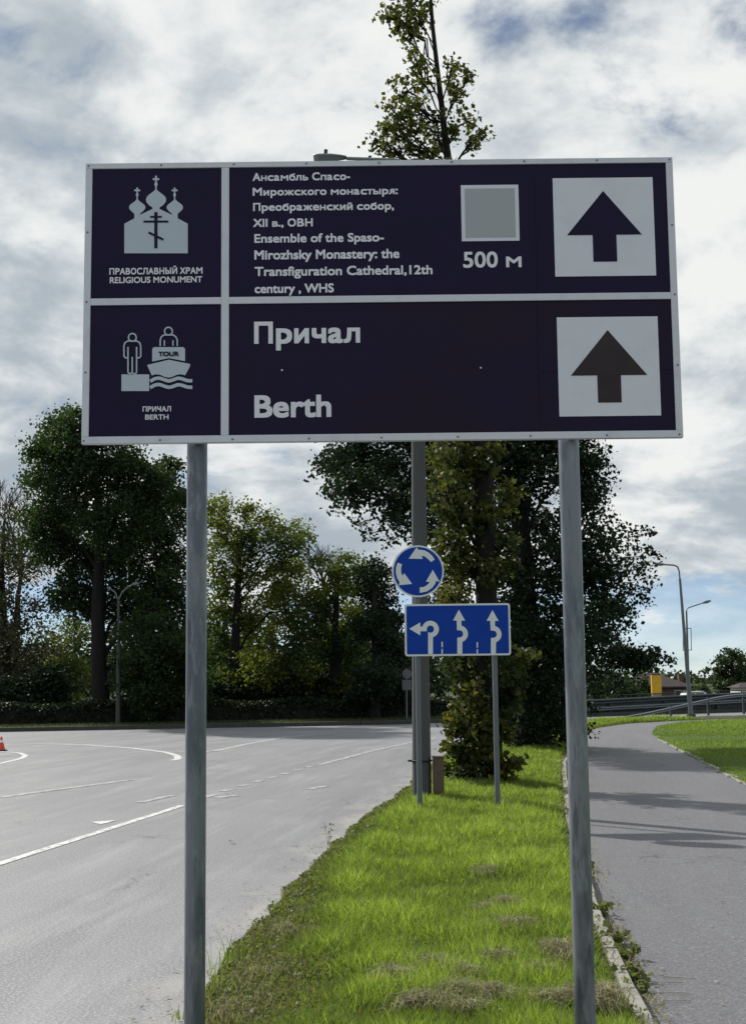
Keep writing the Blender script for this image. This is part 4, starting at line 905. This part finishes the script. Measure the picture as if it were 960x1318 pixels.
# house
MT['brick'] = mat('house_brick', (.115, .075, .06), .9, 0, .2, [((.07, .05, .045), 2, .45, .65, .6)])
MT['roof'] = mat('roof_brown', (.045, .036, .036), .8, 0, .2, [((.062, .052, .05), 1.2, .45, .65, .6)])
MT['yellow'] = mat('stele_yellow', (.56, .33, .012), .5, 0, .4, [((.46, .26, .015), 2, .45, .65, .6)])
MT['stele_grey'] = mat('stele_grey', (.24, .20, .14), .6)
MT['window_glass'] = mat('window_glass', (.03, .04, .05), .1, 0, .6)
MT['trim'] = mat('house_trim', (.55, .55, .52), .6)
Yh = 130; e0, e1 = P(826, 884, Yh), P(893, 883, Yh); rg = P(846, 866.5, Yh); zg = -1.7
hs = thing('brick_house', 'low brown brick house with a hipped roof and one chimney, beside the yellow pillar', 'house', ((e0[0] + e1[0]) / 2, Yh + 3, zg))
xa, xb, ze, zr = e0[0], e1[0], e0[2], rg[2] + .05
mb = MB(); mb.box((xa + .35, Yh + .4, zg), (xb - .35, Yh + 6.6, ze)); wl = mb.build('wall', MT['brick'], hs)
for wx in (.70, .86):
    wxx = xa + (xb - xa) * wx; mb = MB(); mb.box((wxx - .33, Yh + .36, ze - 1.25), (wxx + .33, Yh + .42, ze - .35)); w_ = mb.build('window', MT['trim'], hs)
    mb = MB(); mb.box((wxx - .27, Yh + .345, ze - 1.19), (wxx + .27, Yh + .359, ze - .41)); mb.build('pane', MT['window_glass'], w_)
mb = MB(); rx0, rx1 = rg[0] - .9, rg[0] + .5; ym = Yh + 3.5
mb.add([(xa, Yh, ze), (xb, Yh, ze), (xb, Yh + 7, ze), (xa, Yh + 7, ze), (rx0, ym, zr), (rx1, ym, zr), (xa, Yh, ze - .12), (xb, Yh, ze - .12), (xb, Yh + 7, ze - .12), (xa, Yh + 7, ze - .12)],
       [(0, 1, 5, 4), (1, 2, 5), (2, 3, 4, 5), (3, 0, 4), (0, 6, 7, 1), (1, 7, 8, 2), (2, 8, 9, 3), (3, 9, 6, 0), (6, 9, 8, 7)]); rf = mb.build('roof', MT['roof'], hs)
c0, c1 = P(872, 868.5, Yh + 4), P(878, 880, Yh + 4); mb = MB(); mb.box((c0[0], Yh + 3.6, ze), (c1[0], Yh + 4.2, c0[2])); mb.box((c0[0] - .04, Yh + 3.56, c0[2]), (c1[0] + .04, Yh + 4.24, c0[2] + .08)); mb.build('chimney', MT['brick'], rf)
Yt = 92; a_, c_ = P(838, 868.8, Yt), P(851.5, 900, Yt)
st = thing('yellow_pillar', 'tall yellow advertising pillar with a grey foot in front of the brown house', 'pillar sign', ((a_[0] + c_[0]) / 2, Yt, -1.6))
mb = MB(); mb.box((a_[0], Yt, c_[2] + .35), (c_[0], Yt + .35, a_[2])); mb.build('panel', MT['yellow'], st, bevel=.01)
mb = MB(); mb.box((a_[0] + .02, Yt + .02, -1.7), (c_[0] - .02, Yt + .33, c_[2] + .35)); mb.build('base', MT['stele_grey'], st)
mb = MB(); mb.box((a_[0] - .02, Yt - .02, a_[2]), (c_[0] + .02, Yt + .37, a_[2] + .05)); mb.build('cap', MT['roof'], st)
# parked car, mostly hidden by the barrier
MT['car'] = mat('car_paint', (.62, .64, .66), .25, 0, .5, coat=.5); MT['tyre'] = mat('tyre', (.02, .02, .02), .9)
Yc = 88; c0 = P(870, 900, Yc); cw = 1.55; zc = -1.62; car = thing('parked_car', 'white car parked behind the barrier near the brown house, only its roof showing', 'car', (c0[0] + .9, Yc, zc))
prof = [(0, .28), (.02, .62), (.15, .78), (.85, .88), (1.35, 1.36), (2.55, 1.40), (3.15, .95), (3.85, .86), (3.98, .6), (3.98, .28)]
x0c = c0[0] - .6
mb = MB(); mb.prism([(x0c + u * .95, zc + v * 1.62) for u, v in prof], Yc, Yc + cw); mb.build('body', MT['car'], car, bevel=.05)
mb = MB(); mb.prism([(x0c + u * .95, zc + v * 1.62) for u, v in ((1.02, .92), (1.42, 1.30), (1.9, 1.32), (1.9, .93))], Yc - .012, Yc - .004); mb.prism([(x0c + u * .95, zc + v * 1.62) for u, v in ((1.98, .93), (1.98, 1.32), (2.48, 1.32), (2.95, .96))], Yc - .012, Yc - .004); mb.build('window', MT['window_glass'], car)
for u in (.8, 3.15):
    mb = MB(); mb.tube([(x0c + u * .95, Yc - .03, zc + .32), (x0c + u * .95, Yc + .2, zc + .32)], .32, 20); mb.build('wheel', MT['tyre'], car)
# shed at the right edge
Ye = 100; a_, c_ = P(951, 885, Ye), P(985, 900, Ye); sh_ = thing('shed', 'pale shed with a brown roof at the right edge beyond the barrier', 'shed', ((a_[0] + c_[0]) / 2, Ye, -1.6))
mb = MB(); mb.box((a_[0] + .1, Ye, -1.7), (c_[0], Ye + 3, a_[2])); mb.build('wall', MT['trim'], sh_)
mb = MB(); mb.add([(a_[0] - .15, Ye - .25, a_[2]), (c_[0] + .2, Ye - .25, a_[2]), (c_[0] + .2, Ye + 3.2, a_[2]), (a_[0] - .15, Ye + 3.2, a_[2]), (a_[0] + .5, Ye + 1.5, a_[2] + .35), (c_[0] - .5, Ye + 1.5, a_[2] + .35)], [(0, 1, 5, 4), (1, 2, 5), (2, 3, 4, 5), (3, 0, 4), (3, 2, 1, 0)]); mb.build('roof', MT['roof'], sh_)
# round tree and the bushes on the right
MT['leaf_far'] = leafmat('leaves_far', [(.020, .036, .018), (.032, .052, .024), (.042, .062, .026)], .3)
Y = 112
tree('round_tree', 'round green tree standing alone at the right edge beyond the barrier', 'tree', [(*P(943, 900, Y)[:2], -1.7), P(943, 885, Y), P(942, 860, Y), P(941, 845, Y)], [.3, .24, .15, .06],
     clumps_px([(941, 842, 12, 9), (932, 853, 14, 11), (951, 855, 14, 12), (927, 870, 10, 11), (942, 870, 16, 12), (960, 868, 12, 12), (932, 883, 14, 10), (952, 884, 16, 9), (969, 876, 10, 12), (923, 880, 6, 8)], Y, .55, .42, 26, 1.5), .22, MT['leaf_far'], MT['bark'], 41)
for i, (px, py, rx, ry, Yb, mt_, lab) in enumerate(((806, 886, 20, 12, 105, 'leaf_far', 'green bush left of the yellow pillar'), (786, 884, 12, 13, 108, 'leaf_yellow', 'brownish bush between the linden and the green bush'), (826, 882, 13, 12, 110, 'leaf_far', 'green bush immediately beside the yellow pillar'),
                                                   (770, 888, 12, 14, 112, 'leaf_far', 'dark bush low under the linden branches beyond the barrier'), (904, 889, 10, 8, 118, 'leaf_far', 'low bush between the far lamps and the round tree'), (893, 890, 8, 6, 120, 'leaf_yellow', 'small olive bush at the right end of the brown house'))):
    c = P(px, py, Yb); k_ = Yb / FPX; rt = thing('bush', lab, 'bush', (c[0], c[1], -1.66), 'bushes beyond the barrier'); rng = np.random.default_rng(90 + i)
    hh = (c[2] + ry * k_ + 1.66) / 2; cc = (c[0], c[1], -1.66 + hh)
    sub, pts = clump_points(cc, (rx * k_, 1.0, hh), 90, 34, .40, rng, .2); V = leaf_quads(pts, .2, rng); np_mesh('foliage', V, quadF(len(V) // 4), MT[mt_], rt)
    mb = MB()
    for s in sub[::7]: branch(mb, (cc[0], cc[1], -1.7), s, .05, .012, rng, .05, 3, 4)
    mb.build('stem', MT['bark'], rt, fix=False)
rr = random.Random(9)
mass('far_treeline', [((xx + rr.uniform(-3, 3), 330 + rr.uniform(-20, 20), rr.uniform(-.5, 1.6)), (9, 6, rr.uniform(1.8, 3.4)), 60) for xx in range(10, 190, 9)], .9, MT['leaf_far'], 33, 'stuff', 'low far line of trees on the horizon at the right', 'wood', 1.6, 16)
mass('woodland.001', [((xx + rr.uniform(-3, 3), 160 + rr.uniform(-10, 10), rr.uniform(1.0, 2.6)), (7, 5, rr.uniform(3.2, 5.5)), 80) for xx in range(-80, 8, 7)], .6, MT['leaf_dark'], 34, 'stuff', 'far dark wood seen through the gaps of the tree row', 'wood', 1.2, 22)

# ------------------------------------------------------------------ grass
def blades(P0, h, w, lean, tone, rng):
    n = len(P0); q = rng.uniform(0, 2 * math.pi, n); sd = np.stack([np.cos(q), np.sin(q), np.zeros(n)], 1) * (w / 2)[:, None]
    q2 = rng.uniform(0, 2 * math.pi, n); ld = np.stack([np.cos(q2), np.sin(q2), np.zeros(n)], 1) * (h * lean)[:, None]
    up = np.array([0, 0, 1.0]); m1 = P0 + ld * .3 + up * (h * .55)[:, None]; tp_ = P0 + ld + up * (h * np.sqrt(np.maximum(.05, 1 - (lean * .9) ** 2)))[:, None]
    V = np.stack([P0 - sd, P0 + sd, m1 + sd * .8, m1 - sd * .8, tp_], 1).reshape(-1, 3); b_ = np.arange(n)[:, None] * 5
    F = np.concatenate([b_ + np.array([[0, 1, 2]]), b_ + np.array([[0, 2, 3]]), b_ + np.array([[3, 2, 4]])], 0)
    return V, F, np.repeat(tone, 5)
def nz2(x, y, s, seed):
    return np.array([mnoise.noise(Vector((a * s, b * s, seed))) for a, b in zip(x, y)])
rng = np.random.default_rng(101)
n = 430000; yy = np.where(np.arange(430000) < 26000, rng.uniform(1.5, 5.6, 430000), 0) ; yy = np.where(yy > 0, yy, 5.6 + 45 * rng.uniform(0, 1, n) ** 2.1); xl = at_y(VERGE_L, yy); xr = at_y(PATH_L, yy); xl = at_y(VEDGE, yy) - .03; u = rng.uniform(0, 1, n); xx = xl + (xr - xl) * u
keep = rng.uniform(0, 1, n) < np.clip((xr - xl) / 2.6, 0, 1) * np.clip(.9 - (yy - 40) / 20, .3, 1); xx, yy, xl, xr = xx[keep], yy[keep], xl[keep], xr[keep]
nA = nz2(xx, yy, .9, 1.5); nB = nz2(xx, yy, 2.6, 7.7); dl = xx - xl; dr = xr - .07 - xx
# worn, dry margin by the road, wide near the camera; lush in the middle
margin = .20 + .42 * np.clip((11.5 - yy) / 5, 0, 1) + .22 * nA
lush = np.clip((dl - margin) / .45 + .5, 0, 1) * np.clip(dr / .12 + .2, 0, 1)
lush = np.clip(lush + .25 * nB - .12, 0, 1)
keep = rng.uniform(0, 1, len(xx)) < (.75 + .25 * lush); xx, yy, dl, dr, lush, nA, nB = [a[keep] for a in (xx, yy, dl, dr, lush, nA, nB)]
h = (.034 + .092 * lush * (1 + .5 * nA + .45 * nB)) * rng.uniform(.55, 1.35, len(xx)); w = (.0036 + .00042 * (yy - 5)) * rng.uniform(.7, 1.4, len(xx)) * (1 + .3 * (lush < .3))
tone = np.clip(.20 + .46 * lush + .24 * nB * lush + .12 * nA + rng.normal(size=len(xx)) * .19, 0, 1); lean = rng.uniform(.15, .75, len(xx)) + .25 * (1 - lush)
tq = np.clip(dl / (dl + dr), 0, 1); ee = np.minimum(tq, 1 - tq); gz = .012 + .05 * np.minimum(1, ee * 6) + np.array([bumpy(a, b, 1.6, .02) for a, b in zip(xx, yy)]) * np.minimum(1, ee * 8)
V, F, T = blades(np.stack([xx, yy, gz], 1), h, w, np.clip(lean, 0, 1), tone, rng)
tag(np_mesh('grass', V, F, MT['grass'], None, {'tone': T}), 'bright green long grass growing on the strip between road and path', 'grass', None, 'stuff')
n = 120000; yy = 17 + 33 * rng.uniform(0, 1, n) ** 1.3; xl = at_y(PATH_R, yy); xx = xl + 16 * rng.uniform(0, 1, n) ** 1.1; keep = xx < .34 * yy + 1; xx, yy, xl = xx[keep], yy[keep], xl[keep]
nA = nz2(xx, yy, .3, 4.5); h = (.05 + .03 * nA) * rng.uniform(.5, 1.4, len(xx)); w = .010 * rng.uniform(.7, 1.5, len(xx)) * (1 + (yy - 20) / 40)
tone = np.clip(.52 + .25 * nA + rng.normal(size=len(xx)) * .12, 0, 1)
V, F, T = blades(np.stack([xx, yy, np.full(len(xx), .045)], 1), h, w, rng.uniform(.2, .8, len(xx)), tone, rng)
tag(np_mesh('lawn_grass', V, F, MT['grass'], None, {'tone': T}), 'short mown lawn right of the path', 'grass', None, 'stuff')
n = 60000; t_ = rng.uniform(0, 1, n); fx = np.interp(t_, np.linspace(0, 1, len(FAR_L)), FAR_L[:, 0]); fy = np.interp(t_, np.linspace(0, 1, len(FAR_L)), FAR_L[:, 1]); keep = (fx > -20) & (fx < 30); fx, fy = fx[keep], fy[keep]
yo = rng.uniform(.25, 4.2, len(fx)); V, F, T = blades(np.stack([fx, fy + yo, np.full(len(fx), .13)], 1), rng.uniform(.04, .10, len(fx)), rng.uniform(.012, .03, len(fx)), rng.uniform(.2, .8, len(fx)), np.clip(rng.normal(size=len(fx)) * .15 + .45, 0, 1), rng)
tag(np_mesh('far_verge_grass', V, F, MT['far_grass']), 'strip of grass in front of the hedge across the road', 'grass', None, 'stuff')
# dry mown grass lying in clumps
rng = np.random.default_rng(55); Vs = []; Fs = []; Ts = []; off = 0
for (px, py, rx, ry, n) in [(560, 1255, 24, 6, 600), (505, 1272, 22, 8, 700), (600, 1268, 18, 6, 500), (630, 1296, 34, 7, 650), (590, 1290, 26, 6, 600), (704, 1303, 26, 6, 480), (720, 1236, 24, 8, 800), (660, 1200, 40, 5, 500), (652, 1172, 14, 5, 500), (625, 1128, 16, 4, 350), (625, 1178, 16, 3, 200), (780, 1298, 16, 10, 700), (640, 1245, 26, 5, 350), (740, 1300, 30, 8, 500), (560, 1300, 30, 5, 300), (370, 1195, 34, 12, 160), (330, 1250, 56, 24, 260), (300, 1295, 56, 20, 240), (690, 1262, 20, 5, 350), (535, 1305, 30, 5, 350), (600, 1311, 30, 4, 250)]:
    c = G(px, py, .09); k_ = c[1] / FPX; rx_ = rx * k_; ry_ = ry * k_ * c[1] / 1.55
    left_ = px < 400; n = int(n * (1 if left_ else .95)); rx *= .85; g_ = rng.normal(size=(n, 2)) * .5; hz = (.06 if left_ else .10) + (.0 if left_ else .055) * np.exp(-(g_ ** 2).sum(1)) * rng.uniform(.2, 1, n) * min(1, ry / 7)
    P0 = np.stack([c[0] + g_[:, 0] * rx_, c[1] + g_[:, 1] * ry_, hz], 1)
    v, f, t = blades(P0, rng.uniform(.03, .12, n), rng.uniform(.003, .006, n), rng.uniform(.85, 1.05, n), rng.uniform(0, 1, n), rng)
    Vs.append(v); Fs.append(f + off); off += len(v); Ts.append(t)
tag(np_mesh('dry_grass', np.concatenate(Vs), np.concatenate(Fs), MT['hay']), 'grey brown clumps of dry mown grass lying on the green strip', 'dry grass', None, 'stuff')
# tall tufts at the road edge and weeds along the kerb
for i, (px, py, hgt, cnt_, lab) in enumerate(((298, 1248, .26, 26, 'tall grass tuft at the road edge, the upper of two'), (278, 1282, .22, 22, 'tall grass tuft at the road edge, next to the left sign post'), (240, 1312, .09, 18, 'small dark tuft on the road at the foot of the left sign post'))):
    c = G(px, py, .03); rng = np.random.default_rng(200 + i); P0 = np.stack([c[0] + rng.normal(size=cnt_) * .05, c[1] + rng.normal(size=cnt_) * .06, np.full(cnt_, .02)], 1)
    v, f, t = blades(P0, rng.uniform(.5, 1, cnt_) * hgt, np.full(cnt_, .006), rng.uniform(.1, .5, cnt_), rng.uniform(.2, .6, cnt_), rng)
    tag(np_mesh('grass_tuft', v, f, MT['grass'], None, {'tone': t}), lab, 'grass tuft', 'tufts at the road edge')
def weed(loc, r, hgt, nl, leaf, lab, seed, grp='weeds along the kerb', mt_='weed'):
    rng = np.random.default_rng(seed); rt = thing('weed', lab, 'weed', (loc[0], loc[1], 0), grp); mb = MB(); pts = []
    for k in range(max(3, nl // 7)):
        q = rng.uniform(0, 6.28); e = np.array([loc[0] + math.cos(q) * r * rng.uniform(.3, 1), loc[1] + math.sin(q) * r * rng.uniform(.3, 1.4), hgt * rng.uniform(.4, 1)])
        p_ = branch(mb, (loc[0], loc[1], 0), e, .003, .0015, rng, .15, 4, 4)
        for _ in range(7): pts.append(p_[rng.integers(1, 5)] + rng.normal(size=3) * .018)
    V = leaf_quads(np.abs(np.array(pts) * [0, 0, 1]) + np.array(pts) * [1, 1, 0], leaf, rng, .1); np_mesh('foliage', V, quadF(len(V) // 4), MT[mt_], rt); mb.build('stem', MT['hay'], rt, fix=False)
for i, (px, py, r, h_, nl, lab) in enumerate(((774, 1178, .10, .12, 60, 'leafy weed at the kerb by the right sign post, farthest of the kerb row'), (790, 1214, .11, .10, 70, 'trailing weed on the kerb, second from the right sign post'), (803, 1232, .09, .08, 60, 'low weed at the foot of the kerb in the middle of the row'), (815, 1262, .10, .10, 70, 'weed with pale runners spilling from kerb onto path'), (822, 1276, .07, .06, 40, 'smallest weed nearest the camera at the kerb foot'),
                                          (752, 1120, .10, .09, 50, 'weed hugging the far kerb half hidden by the right sign post'), (733, 1050, .12, .10, 60, 'weed in the kerb gap left of the right sign post'))):
    weed(G(px, py, .02), r, h_, nl, .045, lab, 300 + i)
weed(G(422, 1088, .0), .05, .22, 14, .03, 'thin lone weed rising from the road edge by the grass', 320, None)
weed(G(388, 1192, .03), .10, .10, 60, .05, 'broad leaved dark green weed in the worn road side margin', 321, None)
for i, (px, py) in enumerate(((825, 1275), (832, 1288), (818, 1262), (835, 1255))):
    g = G(px, py, .02); mb = MB(); rng = np.random.default_rng(400 + i); a_ = rng.uniform(-.5, .3)
    mb.tube([(g[0] + .04 * k * math.cos(a_) + .006 * rng.normal(), g[1] + .04 * k * math.sin(a_) + .01 * rng.normal(), .018 + .004 * rng.uniform()) for k in range(7)], .0022, 5)
    tag(mb.build('straw', MT['hay']), None); o = bpy.data.objects['straw' if i == 0 else 'straw.%03d' % i]; tag(o, 'dry pale straw lying on the path beside the near kerb', 'straw', 'straws on the path')
# stones along the lawn edge
srt = random.Random(8)
kerb_run(wobble(PATH_R, .05, 1.1, 9.0), .07, .035, .0, -1, MT['kerb'], 'path_edging', .7, .02, 19, 36, .02)
for i in range(13):
    y_ = 19.5 + i * 1.15 + srt.uniform(-.1, .1); x_ = float(at_y(PATH_R, y_)) + srt.uniform(-.04, .06); mb = MB(); a_, b__, c__ = srt.uniform(.06, .16), srt.uniform(.08, .2), srt.uniform(.02, .05)
    mb.tube([(x_, y_, -.02), (x_, y_, c__ * .6), (x_ + .01, y_, c__)], [b__ * .55, b__ * .5, b__ * .25], 7); o = mb.build('edge_stone', MT['stone'], bevel=.01); tag(o, 'rough pale stone in the row edging the lawn', 'stone', 'stones along the lawn edge')
# fallen leaf on the road
MT['dead_leaf'] = leafmat('fallen_leaf', [(.30, .17, .03), (.24, .12, .03)], .2)
g = G(298, 1086); V = leaf_quads(np.array([[g[0], g[1], .03]]), .11, np.random.default_rng(2)); V[:, 2] = np.maximum(V[:, 2], .006)
tag(np_mesh('fallen_leaf', V, quadF(1), MT['dead_leaf']), 'yellow brown fallen leaf lying alone on the road', 'leaf')
# grit, dead leaves and cut grass lying along the foot of the kerb
rng = np.random.default_rng(71); n = 5200; yy = 5.5 + 26 * rng.uniform(0, 1, n) ** 1.7; patch = nz2(yy, yy * 0, 1.1, 3.0); keep = rng.uniform(0, 1, n) < np.clip(.35 + 1.4 * patch, .06, 1); yy = yy[keep]; n = len(yy)
xx = at_y(PATH_L, yy) + .004 + np.abs(rng.normal(size=n)) * .06
xx = np.where(rng.uniform(0, 1, n) < .25, at_y(PATH_L, yy) - .06 + rng.normal(size=n) * .025, xx); zz = np.where(xx < at_y(PATH_L, yy), .070, .013)
v, f, t = blades(np.stack([xx, yy, zz], 1), rng.uniform(.02, .06, n), rng.uniform(.004, .008, n) * (1 + yy / 30), rng.uniform(1.05, 1.3, n), rng.uniform(0, 1, n), rng)
tag(np_mesh('kerb_litter', v, f, MT['hay']), 'dry cut grass and grit lying along the foot of the kerb', 'litter', None, 'stuff')
# low broad-leaved weeds and clover among the grass, thickest in the worn margin
rng = np.random.default_rng(81); n = 26000; yy = 5.6 + 22 * rng.uniform(0, 1, n) ** 1.8; xl = at_y(VEDGE, yy) - .04; xr = at_y(PATH_L, yy); u = rng.uniform(0, 1, n) ** 1.6; xx = xl + .02 + (xr - xl - .06) * u
pt = nz2(xx, yy, 2.2, 9.9) + .36 * np.clip(1 - (xx - xl) / .8, 0, 1); keep = pt + rng.normal(size=n) * .08 > .20; xx, yy, xl, xr = xx[keep], yy[keep], xl[keep], xr[keep]
dl = xx - xl; C = np.stack([xx, yy, .035 + .045 * np.clip(dl / .3, 0, 1) + rng.uniform(0, .045, len(xx)) * np.clip(.4 + dl, 0, 1)], 1)
V = leaf_quads(C, .021 + .0010 * (yy - 5), rng, .0, 1.0); tag(np_mesh('ground_weeds', V, quadF(len(V) // 4), MT['weed']), 'low clover and small weeds among the grass along the road margin', 'weeds', None, 'stuff')
# bits of leaf and grit scattered on the path and along the road edge
rng = np.random.default_rng(83); n = 420; yy = 6 + 30 * rng.uniform(0, 1, n) ** 1.6; xa_ = at_y(PATH_L, yy); xb_ = at_y(PATH_R, yy); xx = xa_ + .1 + (xb_ - xa_ - .15) * rng.uniform(0, 1, n) ** 1.5
n2 = 500; y2 = 6 + 16 * rng.uniform(0, 1, n2) ** 1.5; x2 = at_y(VERGE_L, y2) - .02 - np.abs(rng.normal(size=n2)) * .22
C = np.stack([np.r_[xx, x2], np.r_[yy, y2], np.full(n + n2, .022)], 1); C[n:, 2] = .010; V = leaf_quads(C, rng.uniform(.010, .030, n + n2), rng, 0, 6.0)
V[:, 2] = np.maximum(V[:, 2], np.repeat(C[:, 2], 4) - .006); tag(np_mesh('leaf_litter', V, quadF(n + n2), MT['hay']), 'small bits of dead leaf scattered on the path and road edge', 'litter', None, 'stuff')
